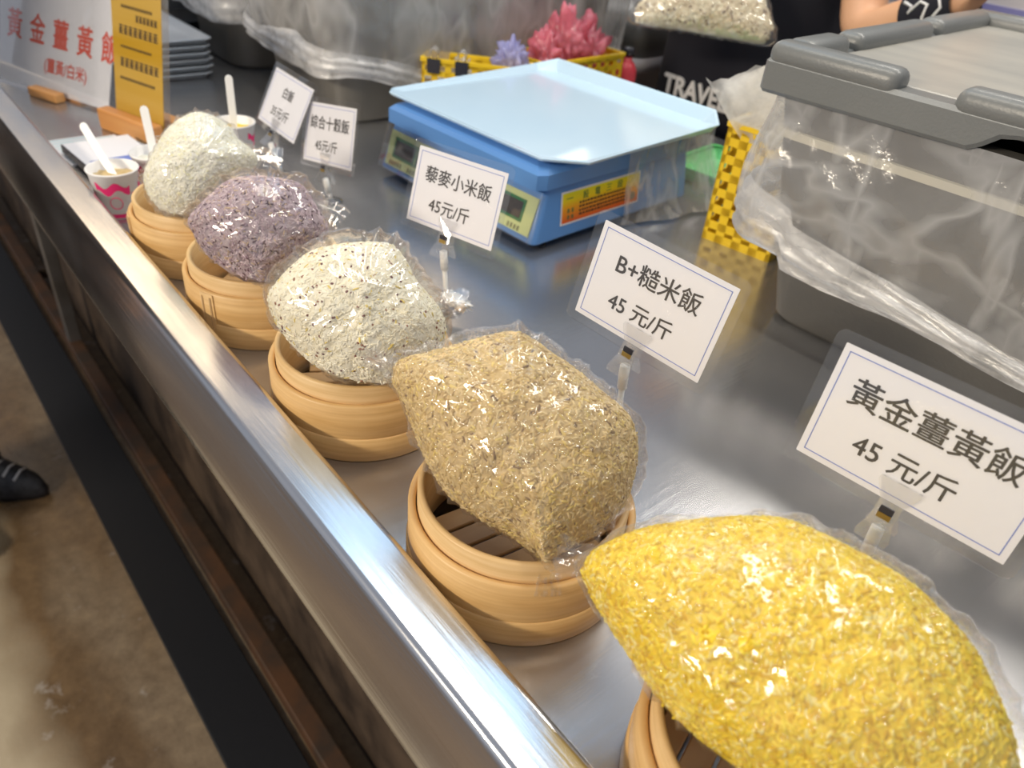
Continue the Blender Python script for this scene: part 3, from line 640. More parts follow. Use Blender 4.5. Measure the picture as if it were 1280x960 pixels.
# ------------------------------------------------------------------ grey insulated tubs
def rbox_ring(w, d, z, r, inset=0, n=5): return [(x, y, z) for x, y in rrect(w - 2 * inset, d - 2 * inset, r, n, w / 2, d / 2)]
def drape(name, ring, ztop, zbot, off, seed, parent, mat, n2=26, top_in=0., fold=1.):
    """film hung over the tub: ring = dense closed xy outline (ccw), zbot(s) gives the hem height"""
    n = len(ring); vs, fs = [], []
    cxy = np.mean(ring, 0)
    for i in range(n):
        p = np.array(ring[i]); tg = np.array(ring[(i + 1) % n]) - np.array(ring[i - 1]); tg = tg / (np.linalg.norm(tg) + 1e-9); nr = np.array([tg[1], -tg[0]])
        s = i / n; zb = zbot(p[0], p[1])
        for j in range(n2):
            b = j / (n2 - 1); z = ztop + (zb - ztop) * b
            q = V(p[0] * 5 + seed, p[1] * 5, z * 3)
            fo = (1 - abs(noise.noise(q * 1.3)) * 2) * .010 + noise.noise(V(p[0] * 22, p[1] * 22 + seed, z * 5)) * .006 + noise.noise(V((p[0] + z) * 40, (p[1] + z * .6) * 40, seed)) * .0025
            d = off + (.012 * math.sin(b * math.pi) + max(0, fo) * fold) * (.3 + b)
            vs.append((p[0] + nr[0] * d, p[1] + nr[1] * d, z))
    for i in range(n):
        for j in range(n2 - 1): fs.append((i * n2 + j, i * n2 + j + 1, ((i + 1) % n) * n2 + j + 1, ((i + 1) % n) * n2 + j))
    return from_py(name, vs, fs, mat, parent, True)
def densify(r, step):
    o = []
    for a, b in zip(r, r[1:] + r[:1]):
        a, b = np.array(a), np.array(b); k = max(1, int(np.linalg.norm(b - a) / step))
        for i in range(k): o.append(tuple(a + (b - a) * i / k))
    return o
def tub(loc, rz, w, d, h, flare, r, label, seed, hem, lid=False, film_ok=True, rimz=None, hemw=lambda x, y: .03):
    t = thing('insulated_tub', label, 'tub', loc, rz, 'grey insulated rice tubs')
    rings = []
    for z, ins in ((0, .006), (.006, 0), (h * .5, -flare * .5), (h, -flare), (h, -flare + .022), (h * .25, .025)):
        rings.append(rbox_ring(w, d, z, r, ins))
    v, f = loft(rings); b = from_py('body', v, f, 'tub', t, True); b.modifiers.new('e', 'EDGE_SPLIT').split_angle = R(35)
    zr = rimz or h - .03; k = -flare * zr / h
    v, f = loft([rbox_ring(w, d, zr - .005, r, k - .0005), rbox_ring(w, d, zr - .004, r, k - .004), rbox_ring(w, d, zr + .004, r, k - .004), rbox_ring(w, d, zr + .005, r, k - .0005)], False); from_py('rim_bead', v, f, 'cream', t)
    ring0 = [(x, y) for x, y, z in rbox_ring(w, d, 0, r, -flare)]
    ring0 = densify(ring0, .008)
    drape('plastic_liner', ring0, h + .001, hem, .002, seed, t, 'tubfilm' if lid else 'tubfilm2')
    # gathered hem: a thicker rope of folded film round the bottom of the liner
    n = len(ring0); vs, fs = [], []; kk = 12
    for i in range(n):
        p = np.array(ring0[i]); tg = np.array(ring0[(i + 1) % n]) - np.array(ring0[i - 1]); tg = tg / np.linalg.norm(tg); nr = np.array([tg[1], -tg[0]])
        zb = hem(p[0], p[1]); ww = hemw(p[0], p[1]) * (.85 + .4 * noise.noise(V(p[0] * 7 + seed, p[1] * 7, 4)))
        for q in range(kk):
            a = q / (kk - 1); 
            dz = (a - .35) * ww * 1.5; dd = .012 + .007 * math.sin(a * math.pi) + .004 * noise.noise(V(p[0] * 30, p[1] * 30 + a * 4, seed)) + .0025 * math.sin(a * 19 + p[0] * 25)
            vs.append((p[0] + nr[0] * dd, p[1] + nr[1] * dd, zb + dz))
    for i in range(n):
        for q in range(kk - 1): fs.append((i * kk + q, i * kk + q + 1, ((i + 1) % n) * kk + q + 1, ((i + 1) % n) * kk + q))
    from_py('liner_hem', vs, fs, 'hem', t, True)
    return t
TW, TD, TH, TF = .52, .44, .262, .045
rt = tub((-.413, .785, 0), R(4), TW, TD, TH, TF, .03, 'large grey lidded tub with a clear plastic liner, at the right', 2.2,
         lambda x, y: .112 - .030 * min(1, max(0, x / .35)) * (1 if y < .1 else .4) + .012 * noise.noise(V(x * 6, y * 6, 1)) - (.0 if x > .02 else -.012), lid=True, rimz=.222, hemw=lambda x, y: .050 - .030 * min(1, max(0, x / .30)))
# the lid
lx0, lx1, ly0, ly1 = -TF - .012, TW + TF + .012, -TF - .012, TD + TF + .012
lidp = box('lid', (lx0 + .03, lx1 - .03, ly0 + .03, ly1 - .03, TH + .010, TH + .030), 'lid_top', rt, bev=.003)
W_, D_ = lx1 - lx0, ly1 - ly0
def skirt(name, L, notch, par, M4):
    pts = [(0, -.004), (notch[0] - .015, -.002), (notch[0] - .004, .004), (notch[0] + .008, .014), (notch[0] + .022, .017), (notch[1] - .022, .017), (notch[1] - .008, .014), (notch[1] + .004, .004), (notch[1] + .015, -.002), (L, -.002), (L, .030), (0, .030)]
    v, f = extrude_poly(pts, .030); v = [tuple(M4 @ V(*p)) for p in v]
    o = from_py(name, v, f, 'lid', par); o.modifiers.new('b', 'BEVEL').width = .004; return o
def MT(x, y, z, a): return Matrix.Translation((x, y, z)) @ Matrix.Rotation(a, 4, 'Z')
skirt('lid_skirt', W_, (.225, .40), lidp, MT(lx0, ly0, TH, 0)); skirt('lid_skirt', D_ - .062, (.14, .30), lidp, MT(lx0, ly1 - .031, TH, -math.pi / 2))
skirt('lid_skirt', W_, (.225, .40), lidp, MT(lx1, ly1, TH, math.pi)); skirt('lid_skirt', D_ - .062, (.14, .30), lidp, MT(lx1, ly0 + .031, TH, math.pi / 2))
def rimseg(x0, x1, y0, y1): return box('lid_rim', (x0, x1, y0, y1, TH + .020, TH + .046), 'lid', lidp, bev=.011, seg=4, smooth=True)
rw = .034
for a, b in ((0, .135), (.185, W_ - .185), (W_ - .135, W_)):
    rimseg(lx0 + a, lx0 + b, ly0, ly0 + rw); rimseg(lx0 + a, lx0 + b, ly1 - rw, ly1)
for a, b in ((rw * .8, .115), (.135, .335), (.355, D_ - rw * .8)):
    rimseg(lx0, lx0 + rw, ly0 + a, ly0 + b); rimseg(lx1 - rw, lx1, ly0 + a, ly0 + b)
tub((-1.530, .665, 0), R(0), .285, .64, .36, .03, .055, 'tall grey tub draped in clear film, behind the blue scale', 5.1,
    lambda x, y: .112 - .042 * min(1, max(0, y / .13)) * (1 if x > .15 else 0) + .014 * noise.noise(V(x * 9, y * 9, 2)), hemw=lambda x, y: .036)
tub((-1.885, .650, 0), R(0), .24, .60, .34, .03, .055, 'grey tub with a bunched white film skirt, farthest back on the left', 8.4,
    lambda x, y: .125 + .018 * noise.noise(V(x * 11, y * 9, 5)), hemw=lambda x, y: .06)

# ------------------------------------------------------------------ yellow baskets and what is in them
def basket(loc, rz, w, d, h, cols, dcols, rows, label, bar=.0055, th=.0025):
    t = thing('yellow_basket', label, 'basket', loc, rz, 'yellow perforated plastic baskets')
    def wall(L, nc):
        bm = bmesh.new(); b = bar * .5
        for k in range(nc + 1): x = L * k / nc; bx(bm, max(0, x - b), min(L, x + b), 0, th, 0, h)
        for k in range(rows + 1):
            z = h * k / rows; e = bar * (.9 if k in (0, rows) else .42); bx(bm, 0, L, 0, th, max(0, z - e), min(h, z + e))
        return bm
    for L, nc, mt in ((w, cols, MT(0, 0, 0, 0)), (w, cols, MT(w, d, 0, math.pi)), (d, dcols, MT(w, 0, 0, math.pi / 2)), (d, dcols, MT(0, d, 0, -math.pi / 2))):
        bm = wall(L, nc); bm.transform(mt); from_bm('side_wall', bm, 'yellow', t)
    box('bottom', (.001, w - .001, .001, d - .001, 0, .003), 'yellow', t)
    v, f = loft([rring(-.003, w + .003, -.003, d + .003, h - .004, .004), rring(-.003, w + .003, -.003, d + .003, h + .002, .004), rring(.003, w - .003, .003, d - .003, h + .002, .003), rring(.003, w - .003, .003, d - .003, h - .004, .003)], False)
    from_py('rim', v, f, 'yellow', t)
    return t
basket((-.602, .892, 0), R(10), .105, .115, .165, 4, 4, 7, 'tall yellow perforated basket of clear bags beside the right tub', bar=.013)
basket((-1.195, .800, 0), R(44), .190, .055, .118, 8, 3, 5, 'small yellow basket with black binder clips behind the scale pan', bar=.011)
basket((-1.185, .985, 0), R(4), .105, .220, .118, 4, 9, 5, 'yellow basket filled with pink bags behind the scale', bar=.011)
def at_basket(a): return a
for i, (x, y, z, r, mt, lab) in enumerate(((-1.13, 1.03, .085, .052, 'pink', 'leftmost pink plastic bag bundle in the basket'), (-1.135, 1.085, .085, .062, 'pink', 'tall middle pink plastic bag bundle in the basket'), (-1.14, 1.155, .085, .060, 'pink', 'rightmost pink plastic bag bundle in the basket'), (-1.118, .940, .085, .050, 'lilac', 'lilac plastic bag bundle between the two baskets'), (-1.165, .868, .085, .034, 'clearbag', 'white plastic bag bundle beside the binder clips'))):
    crumple('plastic_bag', (x, y, z - .04), r, 2.1 + i * 3.7, mt, lab, 'plastic bag', (.62, .62, .95), .75, 2.6, 'coloured carrier bags in the baskets')
# bundle of clear bags standing in the tall basket
bt = thing('clear_bag_bundle', 'fanned stack of clear plastic bags standing in the tall yellow basket', 'plastic bags', (-.538, .956, .10))
for k in range(7):
    vs, fs = [], []; n1, n2 = 14, 14; a0 = (k - 3) * .13
    for i in range(n1):
        for j in range(n2):
            a, b = i / (n1 - 1) - .5, j / (n2 - 1); wd = .05 + .07 * b
            x = a * wd + a0 * .16 * b; z = b * .145 + .012 * math.sin(a * 5 + k) * b - .035 * abs(a) * b + .010 * noise.noise(V(a * 8, k, 2)) * (b > .9)
            y = (k - 3) * .007 + .022 * b * (k - 3) / 3 + .012 * noise.noise(V(a * 4 + k, b * 4, k))
            vs.append((x * .9 - y * .5, y + x * .5, z))
    for i in range(n1 - 1):
        for j in range(n2 - 1): fs.append((i * n2 + j, i * n2 + j + 1, (i + 1) * n2 + j + 1, (i + 1) * n2 + j))
    from_py('bag_sheet', vs, fs, 'clearbag', bt, True)
v, f = loft([rring(-.065, .062, -.055, .05, .052, .01), rring(-.07, .067, -.06, .055, .068, .01), rring(-.062, .059, -.052, .047, .068, .01)], False); from_py('card_tray', v, f, 'cream', bt)
# binder clips hooked on the small basket
for i, (s, lab) in enumerate(((.022, 'left black binder clip on the small yellow basket'), (.072, 'right black binder clip on the small yellow basket'))):
    a = R(44); x, y = -1.195 + s * math.cos(a) + .004 * math.sin(a), .800 + s * math.sin(a) - .004 * math.cos(a)
    t = thing('binder_clip', lab, 'binder clip', (x, y, .096), a, 'black binder clips')
    v, f = extrude_poly([(-.011, 0), (.011, 0), (.012, .024), (-.012, .024)], .010); v = [(p[0], p[1] * (.35 + .65 * p[2] / .024) - .001, p[2]) for p in v]
    from_py('body', v, f, 'lcd', t)
    for sg in (-1, 1):
        pts = [(sg * .006, .004, .022), (sg * .004, .004, .032), (sg * .006, .004, .040), (0, .004, .044) if sg > 0 else (0, .006, .044)]
        v, f = tube_mesh([(-.006, .004 + sg * .003, .022), (-.007, .004 + sg * .006, .036), (0, .004 + sg * .008, .043), (.007, .004 + sg * .006, .036), (.006, .004 + sg * .003, .022)], .0009, 6); from_py('wire_handle', v, f, 'metal', t, True)

# ------------------------------------------------------------------ small things behind the scale
gt = thing('green_tray', 'flat green plastic tray behind the scale', 'tray', (-.80, 1.05, 0), R(8))
v, f = loft([rring(0, .17, 0, .14, 0, .01), rring(-.006, .176, -.006, .146, .022, .012), rring(-.003, .173, -.003, .143, .022, .012), rring(.004, .166, .004, .136, .004, .01)]); from_py('dish', v, f, 'green', gt, True)
v, f = loft([rring(-.010, .180, -.010, .150, .020, .012), rring(-.010, .180, -.010, .150, .024, .012), rring(-.002, .172, -.002, .142, .024, .012)], False); from_py('rim', v, f, 'green', gt)
crumple('red_bag', (-.70, 1.12, .026), .030, 9.2, 'pink', 'small red plastic bag lying on the green tray', 'plastic bag', (1, .7, .5), .5)

# ------------------------------------------------------------------ steel tray stack and steel box, far left
for k in range(6):
    z = k * .0125
    t = thing('steel_tray', ['lowest', 'second lowest', 'third from bottom', 'fourth from bottom', 'fifth from bottom', 'topmost'][k] + ' steel tray of the stack beside the yellow poster', 'tray', (-1.90, .43 + .002 * (k % 2), z), R(.6 * (k % 3)), 'stacked steel trays')
    v, f = loft([rring(.008, .277, .008, .142, 0, .012), rring(0, .285, 0, .15, .0112, .016), rring(-.004, .289, -.004, .154, .0114, .018), rring(-.004, .289, -.004, .154, .0122, .018), rring(.003, .282, .003, .147, .0122, .015), rring(.011, .274, .011, .139, .0015, .011)])
    from_py('tray_shell', v, f, 'tray', t, True)
t = thing('steel_cabinet', 'blue-grey steel cabinet standing behind the tray stack', 'cabinet', (-2.62, .50, 0), 0)
box('body', (0, .60, 0, .55, .02, .42), 'steel_dull', t, bev=.004); box('plinth', (.02, .58, .02, .53, 0, .02), 'black', t)
box('door', (.600, .604, .02, .53, .05, .40), 'steel', t, bev=.001); v, f = tube_mesh([(.604, .08, .15), (.618, .08, .16), (.618, .08, .28), (.604, .08, .29)], .004, 8); from_py('handle', v, f, 'metal', t, True)

# ------------------------------------------------------------------ standing menu signs
t = thing('menu_sheet_stand', 'white laminated sign reading 黃金薑黃飯 in red on an orange wooden foot', 'sign', (-1.60, .281, 0), R(22))
WS, HS = .297, .21
tilt = (-R(19), 0, 0); SL = (0, 0, .006)
v, f = extrude_poly(rrect(WS, HS, .004, 3, 0, HS / 2), .0016); sh = from_py('sheet', v, f, 'paper', t, rot=tilt, loc=SL)
v, f = extrude_poly(rrect(WS + .006, HS + .006, .005, 3, 0, HS / 2), .0006); from_py('laminate', v, f, 'sleeve', sh, loc=(0, -.0012, 0))
for i, ch in enumerate('黃金薑黃飯'):
    text_mesh('lettering', ch, .053, 'red_ink', sh, (-.106 + i * .062, -.0004, HS / 2 - .009), FRONT, weight=.0009, width=.80)
text_mesh('lettering', '(薑黃/白米)', .027, 'red_ink', sh, (.034, -.0004, HS / 2 - .062), FRONT, weight=.0004, width=.85)
bm = bmesh.new(); bx(bm, -.030, .045, -.024, -.004, 0, .016, .003); from_bm('wooden_foot', bm, 'wood', t)
v, f = extrude_poly([(0, 0), (.050, 0), (.062, .04), (.055, .04), (.044, .006), (0, .006)], .05); v = [(y + .02, x + .004, z) for x, y, z in v]; from_py('back_prop', v, f, 'wood', t)
t = thing('yellow_poster_stand', 'yellow printed poster in clear acrylic on a wooden block', 'sign', (-1.334, .350, 0), R(17.7))
bm = bmesh.new(); bx(bm, -.072, .066, -.026, -.004, 0, .034, .003); bx(bm, -.072, .066, .016, .040, 0, .034, .003); bx(bm, -.072, .066, -.004, .016, 0, .006); from_bm('wooden_block', bm, 'wood', t)
ap = box('acrylic_plate', (-.062, .066, -.004, .004, 0, .225), 'acrylic', t, bev=.001, loc=(0, .003, .010), rot=(-R(10), 0, 0))
pp = box('poster', (-.060, .060, -.0048, -.0042, .0, .222), 'gold', ap)
bm = bmesh.new()
for row, (z, hh, x0, x1) in enumerate(((.200, .014, -.035, .045), (.160, .011, .0, .045), (.138, .015, -.042, .046), (.118, .004, -.04, .035), (.090, .015, -.042, .046), (.070, .005, -.045, .042), (.176, .005, -.035, .04))):
    x = x0
    while x < x1:
        w_ = hh * .62
        for q in range(4): bx(bm, x, x + w_, -.0052, -.0047, z + q * hh / 4, z + q * hh / 4 + hh / 9)
        bx(bm, x + w_ * .42, x + w_ * .58, -.0052, -.0047, z, z + hh * .9); bx(bm, x + w_ * random.uniform(.1, .2), x + w_ * .28, -.0052, -.0047, z, z + hh * .6)
        x += w_ * 1.28
from_bm('poster_print', bm, 'trouser', pp)['kind'] = 'stuff'

# ------------------------------------------------------------------ sample cups, spoons, leaflets
def cup(loc, label, fill, fillname, rz=0, seed=0):
    t = thing('sample_cup', label, 'paper cup', loc, rz, 'paper tasting cups')
    v, f = lathe([(0, .002), (.0215, .002), (.0225, 0), (.0235, .0), (.030, .058), (.0315, .0585), (.032, .060), (.0312, .0613), (.0295, .0606), (.0228, .004), (0, .004)], 44)
    from_py('cup_wall', v, f, 'cup', t, True)
    rad = lambda z: .0235 + .0065 * z / .058 + .0002
    def wrap(name, quads):
        vs, fs = [], []
        for a0, a1, zf0, zf1 in quads:
            n = max(2, int((a1 - a0) / .12)); b = len(vs)
            for i in range(n + 1):
                a = a0 + (a1 - a0) * i / n; z0, z1 = zf0(a), zf1(a)
                vs += [(rad(z0) * math.cos(a), rad(z0) * math.sin(a), z0), (rad(z1) * math.cos(a), rad(z1) * math.sin(a), z1)]
            fs += [(b + 2 * i, b + 2 * i + 2, b + 2 * i + 3, b + 2 * i + 1) for i in range(n)]
        return from_py(name, vs, fs, 'magenta', t)
    c = lambda z: (lambda a: z)
    wrap('zigzag_print', [(k * 2.1 + .15, k * 2.1 + 1.65, (lambda a: .036 + .004 * math.sin(a * 7)), (lambda a: .046 + .004 * math.sin(a * 7 + .6))) for k in range(3)])
    wrap('side_print', [(k * 2.1 + 1.75, k * 2.1 + 2.05, c(.010), c(.034)) for k in range(3)])
    wrap('base_print', [(.3, 4.6, c(.001), c(.0065))])
    for k in range(3):
        a0 = k * 2.1 + .95; pts = []
        for q in range(25):
            th = 2 * math.pi * q / 24; a = a0 + .28 * math.cos(th); z = .022 + .008 * math.sin(th); pts.append((rad(z) * math.cos(a), rad(z) * math.sin(a), z))
        v, f = tube_mesh(pts, .0005, 5); from_py('round_emblem', v, f, 'magenta', t)
    vs, fs = lathe([(0, .0505), (.012, .052), (.022, .050), (.0288, .048)], 30); vs = [(x, y, z + .0035 * noise.noise(V(x * 300, y * 300, seed))) for x, y, z in vs]
    from_py('rice', vs, fs, fill, t, True)
    return t
def spoon(p0, p1, label, wd=.0055):
    p0, p1 = V(*p0), V(*p1); d = p1 - p0; L = d.length
    prof = [(-wd * .8, 0), (wd * .8, 0), (wd, L * .3), (wd, L - wd), (wd * .7, L - wd * .3), (0, L), (-wd * .7, L - wd * .3), (-wd, L - wd), (-wd, L * .3)]
    v, f = extrude_poly(prof, .0018); o = from_py('tasting_spoon', v, f, 'stick'); o.modifiers.new('b', 'BEVEL').width = .0006
    zq = d.normalized(); yq = V(.8, -.4, 0); yq = (yq - zq * yq.dot(zq)).normalized(); xq = yq.cross(zq)
    mm = Matrix.Identity(4)
    for r in range(3): mm[r][0], mm[r][1], mm[r][2] = xq[r], yq[r], zq[r]
    mm.translation = p0 + V(0, 0, ZC); o.matrix_world = mm
    return tag(o, label, 'spoon', 'white tasting sticks')
cup((-1.052, .232, 0), 'pink printed paper cup of rice nearest the ledge', 'rice4', 'r', R(-75), 1)
cup((-1.085, .296, 0), 'paper cup half hidden behind the white rice bag', 'rice1', 'r', R(-20), 2)
cup((-1.165, .440, 0), 'paper cup of yellow rice behind the white rice bag', 'rice5', 'r', R(10), 3)
spoon((-1.052, .234, .046), (-1.115, .222, .100), 'white stick leaning out of the nearest paper cup')
spoon((-1.085, .296, .046), (-1.110, .300, .115), 'white stick in the half hidden paper cup')
spoon((-1.165, .440, .048), (-1.168, .442, .128), 'white stick standing in the cup of yellow rice')
for k, (x, y, a) in enumerate(((-1.365, .235, 3), (-1.345, .268, 8), (-1.33, .302, 14))):
    t = thing('leaflet', ['leaflet nearest the ledge in the fan of striped leaflets', 'middle leaflet in the fan of striped leaflets', 'leaflet nearest the poster block in the fan of striped leaflets'][k], 'leaflet', (x, y, .0012 * k), R(a), 'striped leaflets on the counter')
    box('sheet', (0, .12, -.02, .045, 0, .0010), 'paper', t)
    bm = bmesh.new()
    for q in range(9): bx(bm, .004 + q * .0128, .010 + q * .0128, -.016, .038, .0010, .00112)
    from_bm('stripe_print', bm, 'teal', t)
t = thing('order_pad', 'dark edged order pad with a blue header beside the nearest cup', 'pad', (-1.295, .222, .004), R(4))
box('cover', (0, .115, 0, .10, 0, .012), 'lcd', t, bev=.001); box('top_sheet', (.002, .113, .002, .098, .012, .0126), 'paper', t); box('blue_header', (.090, .111, .01, .092, .0126, .0128), 'blue_ink', t)

# ------------------------------------------------------------------ things behind the counter
def shelf_box(loc, label, w, d, h, mats):
    t = thing('storage_carton', label, 'carton', loc, 0)
    box('body', (0, w, 0, d, 0, h), mats[0], t, bev=.004); box('lid_flap', (-.004, w + .004, -.004, d + .004, h, h + .012), mats[0], t, bev=.003)
    box('printed_label', (w * .08, w * .55, -.002, 0, h * .37, h * .44), mats[1], t); box('tape', (w * .45, w * .55, -.004, d, h + .012, h + .0125), 'cream', t); return t
sh = thing('back_shelf', 'steel shelf table standing behind the vendor', 'shelf', (-1.35, 2.05, -ZC))
box('shelf_top', (0, 1.7, 0, .6, .86, .89), 'steel_dull', sh)
for x in (.03, 1.67):
    for y in (.03, .57): box('leg', (x - .02, x + .02, y - .02, y + .02, 0, .86), 'steel_dull', sh)
shelf_box((-1.20, 2.12, .04), 'pale storage carton with a purple label on the back shelf', 1.05, .45, .42, ('card_box', 'purple'))
gb = thing('grey_bin', 'light grey bin behind the pink bag basket', 'bin', (-1.62, 1.42, -ZC), R(4))
v, f = loft([rring(.02, .34, .02, .34, 0, .03), rring(0, .36, 0, .36, .87, .035), rring(-.008, .368, -.008, .368, .87, .035), rring(-.008, .368, -.008, .368, .90, .035), rring(.012, .348, .012, .348, .90, .03), rring(.03, .33, .03, .33, .05, .03)]); from_py('bin_wall', v, f, 'card_box', gb, True)
v, f = loft([rring(.0, .36, .0, .36, .901, .035), rring(.0, .36, .0, .36, .96, .035), rring(.02, .34, .02, .34, .98, .03)]); from_py('bin_lid', v, f, 'tub', gb, True)
rb = thing('red_bottle', 'small red bottle beside the yellow basket of pink bags', 'bottle', (-1.13, 1.262, 0))
v, f = lathe([(0, 0), (.020, 0), (.022, .004), (.022, .075), (.016, .088), (.009, .094), (.009, .104), (0, .104)], 26); from_py('bottle_body', v, f, 'red', rb, True)
v, f = lathe([(0, .118), (.010, .118), (.011, .116), (.011, .1035), (0, .1035)], 20); from_py('cap', v, f, 'lcd', rb, True)

# ------------------------------------------------------------------ people
def skin_mesh(name, J, E, root, mat, parent, sub=2):
    names = list(J); me = bpy.data.meshes.new(name)
    me.from_pydata([J[n][0] for n in names], [(names.index(a), names.index(b)) for a, b in E], []); me.update()
    o = bpy.data.objects.new(name, me); COL.objects.link(o); o.modifiers.new('skin', 'SKIN'); s = o.modifiers.new('sub', 'SUBSURF'); s.levels = sub; s.render_levels = sub
    for i, n in enumerate(names):
        d = me.skin_vertices[0].data[i]; r = J[n][1]; d.radius = (r, r) if not isinstance(r, tuple) else r; d.use_root = (n == root)
    bpy.context.view_layer.update()
    m2 = bpy.data.meshes.new_from_object(o.evaluated_get(bpy.context.evaluated_depsgraph_get()))
    bpy.data.objects.remove(o); m2.materials.clear(); m2.name = name
    return mesh_obj(name, m2, mat, parent, smooth=True)
def hand_joints(J, E, tag_, wrist, direction, palmn, curl=.5, sc_=1.):
    d = Vector(direction).normalized(); n = Vector(palmn).normalized(); s = d.cross(n).normalized(); w0 = Vector(wrist)
    J[tag_ + 'palm'] = (w0 + d * .045 * sc_, (.026 * sc_, .019 * sc_)); E.append((tag_ + 'wrist', tag_ + 'palm'))
    for i, (off, L) in enumerate(((-.030, .062), (-.011, .074), (.009, .080), (.028, .070))):
        b = w0 + d * .088 * sc_ + s * off * sc_; J[f'{tag_}k{i}'] = (b, .0098 * sc_); E.append((tag_ + 'palm', f'{tag_}k{i}')); p = b
        for q in range(3):
            a = curl * (q + .6); dirn = d * math.cos(a) + n * math.sin(a); p = p + dirn * L * sc_ / 3 * 1.1
            J[f'{tag_}f{i}{q}'] = (p, (.0088 - .001 * q) * sc_); E.append((f'{tag_}k{i}' if q == 0 else f'{tag_}f{i}{q - 1}', f'{tag_}f{i}{q}'))
    b = w0 + d * .030 * sc_ + s * .034 * sc_ + n * .008; J[tag_ + 't0'] = (b, .0115 * sc_); E.append((tag_ + 'palm', tag_ + 't0'))
    p2 = b + (d * .6 + s * .55 + n * .4).normalized() * .034 * sc_; J[tag_ + 't1'] = (p2, .0100 * sc_); E.append((tag_ + 't0', tag_ + 't1'))
    p3 = p2 + (d * .8 + s * .1 + n * .6).normalized() * .028 * sc_; J[tag_ + 't2'] = (p3, .0085 * sc_); E.append((tag_ + 't1', tag_ + 't2'))
def person(label, loc, rz, armL, armR, handL, handR, shirt, trousers, shoes, hair, sleeve=.5, head_tilt=.03, stance=.09):
    """standing figure facing -y, 1.66 m; arm = (shoulder, elbow, wrist) in local coordinates"""
    t = thing('person', label, 'person', loc, rz)
    J, E = {}, []
    def j(n, p, r, to=None):
        J[n] = (V(*p), r)
        if to: E.append((to, n))
    j('pelvis', (0, 0, .90), (.135, .100)); j('waist', (0, 0, 1.03), (.125, .092), 'pelvis'); j('chest', (0, .005, 1.22), (.140, .100), 'waist'); j('upper', (0, .01, 1.34), (.120, .080), 'chest')
    j('neck', (0, .012, 1.43), .052, 'upper'); j('nape', (0, .002 - head_tilt, 1.48), .050, 'neck'); j('jaw', (0, -.015 - head_tilt, 1.525), (.060, .070), 'nape'); j('face', (0, -.012 - head_tilt, 1.575), (.072, .086), 'jaw'); j('crown', (0, -.005 - head_tilt, 1.625), (.062, .076), 'face')
    for tg, arm, hd, sx in (('L', armL, handL, 1), ('R', armR, handR, -1)):
        j(tg + 'sh', arm[0], .056, 'upper'); j(tg + 'ua', (Vector(arm[0]) * .5 + Vector(arm[1]) * .5), .047, tg + 'sh'); j(tg + 'el', arm[1], .041, tg + 'ua')
        j(tg + 'fa', (Vector(arm[1]) * .65 + Vector(arm[2]) * .35), .041, tg + 'el'); j(tg + 'wrist', arm[2], .027, tg + 'fa')
        hand_joints(J, E, tg, arm[2], hd[0], hd[1], hd[2])
        j(tg + 'hip', (sx * stance, 0, .82), .088, 'pelvis'); j(tg + 'knee', (sx * stance, -.012, .47), .058, tg + 'hip'); j(tg + 'calf', (sx * stance, .012, .33), .054, tg + 'knee'); j(tg + 'ankle', (sx * stance, .02, .09), .036, tg + 'calf'); j(tg + 'heel', (sx * stance, .02, .045), .034, tg + 'ankle'); j(tg + 'toe', (sx * stance * 1.06, -.085, .022), (.022, .012), tg + 'heel')
    body = skin_mesh('body', J, E, 'pelvis', 'skin', t)
    # face
    hy = -head_tilt
    for s in (-1, 1):
        v, f = lathe([(0, -.008), (.006, -.006), (.009, 0), (.006, .006), (0, .008)], 12); o = from_py('eye', v, f, 'ink', body, True); o.location = (s * .028, hy - .086, 1.580)
        v, f = lathe([(0, -.006), (.012, -.004), (.017, .004), (.012, .009), (0, .004)], 14); o = from_py('ear', v, f, 'skin', body, True); o.location = (s * .073, hy, 1.565); o.rotation_euler = (0, s * math.pi / 2, 0); o.scale = (1.5, .9, 1)
    v, f = loft([[(-.012, 0, 0), (.012, 0, 0), (.007, -.004, .03), (-.007, -.004, .03)], [(-.009, -.020, .001), (.009, -.020, .001), (.004, -.012, .03), (-.004, -.012, .03)]]); o = from_py('nose', v, f, 'skin', body); o.location = (0, hy - .088, 1.548); o.modifiers.new('s', 'SUBSURF').levels = 2
    box('mouth', (-.022, .022, -.004, .004, -.004, .004), 'red', body, bev=.0035).location = (0, hy - .084, 1.526)
    bm = bmesh.new(); bmesh.ops.create_icosphere(bm, subdivisions=4, radius=1)
    for v in bm.verts:
        q = 1 + .03 * noise.noise(v.co * 6); v.co = V(v.co.x * .083, v.co.y * .098 + .008, v.co.z * .088) * q
    bmesh.ops.delete(bm, geom=[v for v in bm.verts if (v.co.z < .012 and v.co.y < .03) or v.co.z < -.055], context='VERTS')
    o = from_bm('hair', bm, hair, body, True); o.location = (0, hy, 1.605)
    # shirt: lofted torso with sleeves, trousers, shoes
    secs = [(.80, .190, .130), (.84, .196, .136), (.95, .190, .130), (1.08, .188, .127), (1.20, .200, .135), (1.30, .205, .128), (1.37, .175, .105), (1.415, .100, .080), (1.435, .068, .066)]
    rings = []
    for z, a, b in secs:
        ring = []
        for k in range(40):
            th = 2 * math.pi * k / 40; c_, s_ = math.cos(th), math.sin(th); e = 2 / 2.6
            w_ = 1 + .02 * noise.noise(V(c_ * 2, s_ * 2, z * 7))
            ring.append((a * w_ * math.copysign(abs(c_) ** e, c_), .005 + b * w_ * math.copysign(abs(s_) ** e, s_), z))
        rings.append(ring)
    v, f = loft(rings, False); sh_ = from_py('shirt', v, f, shirt, t, True)
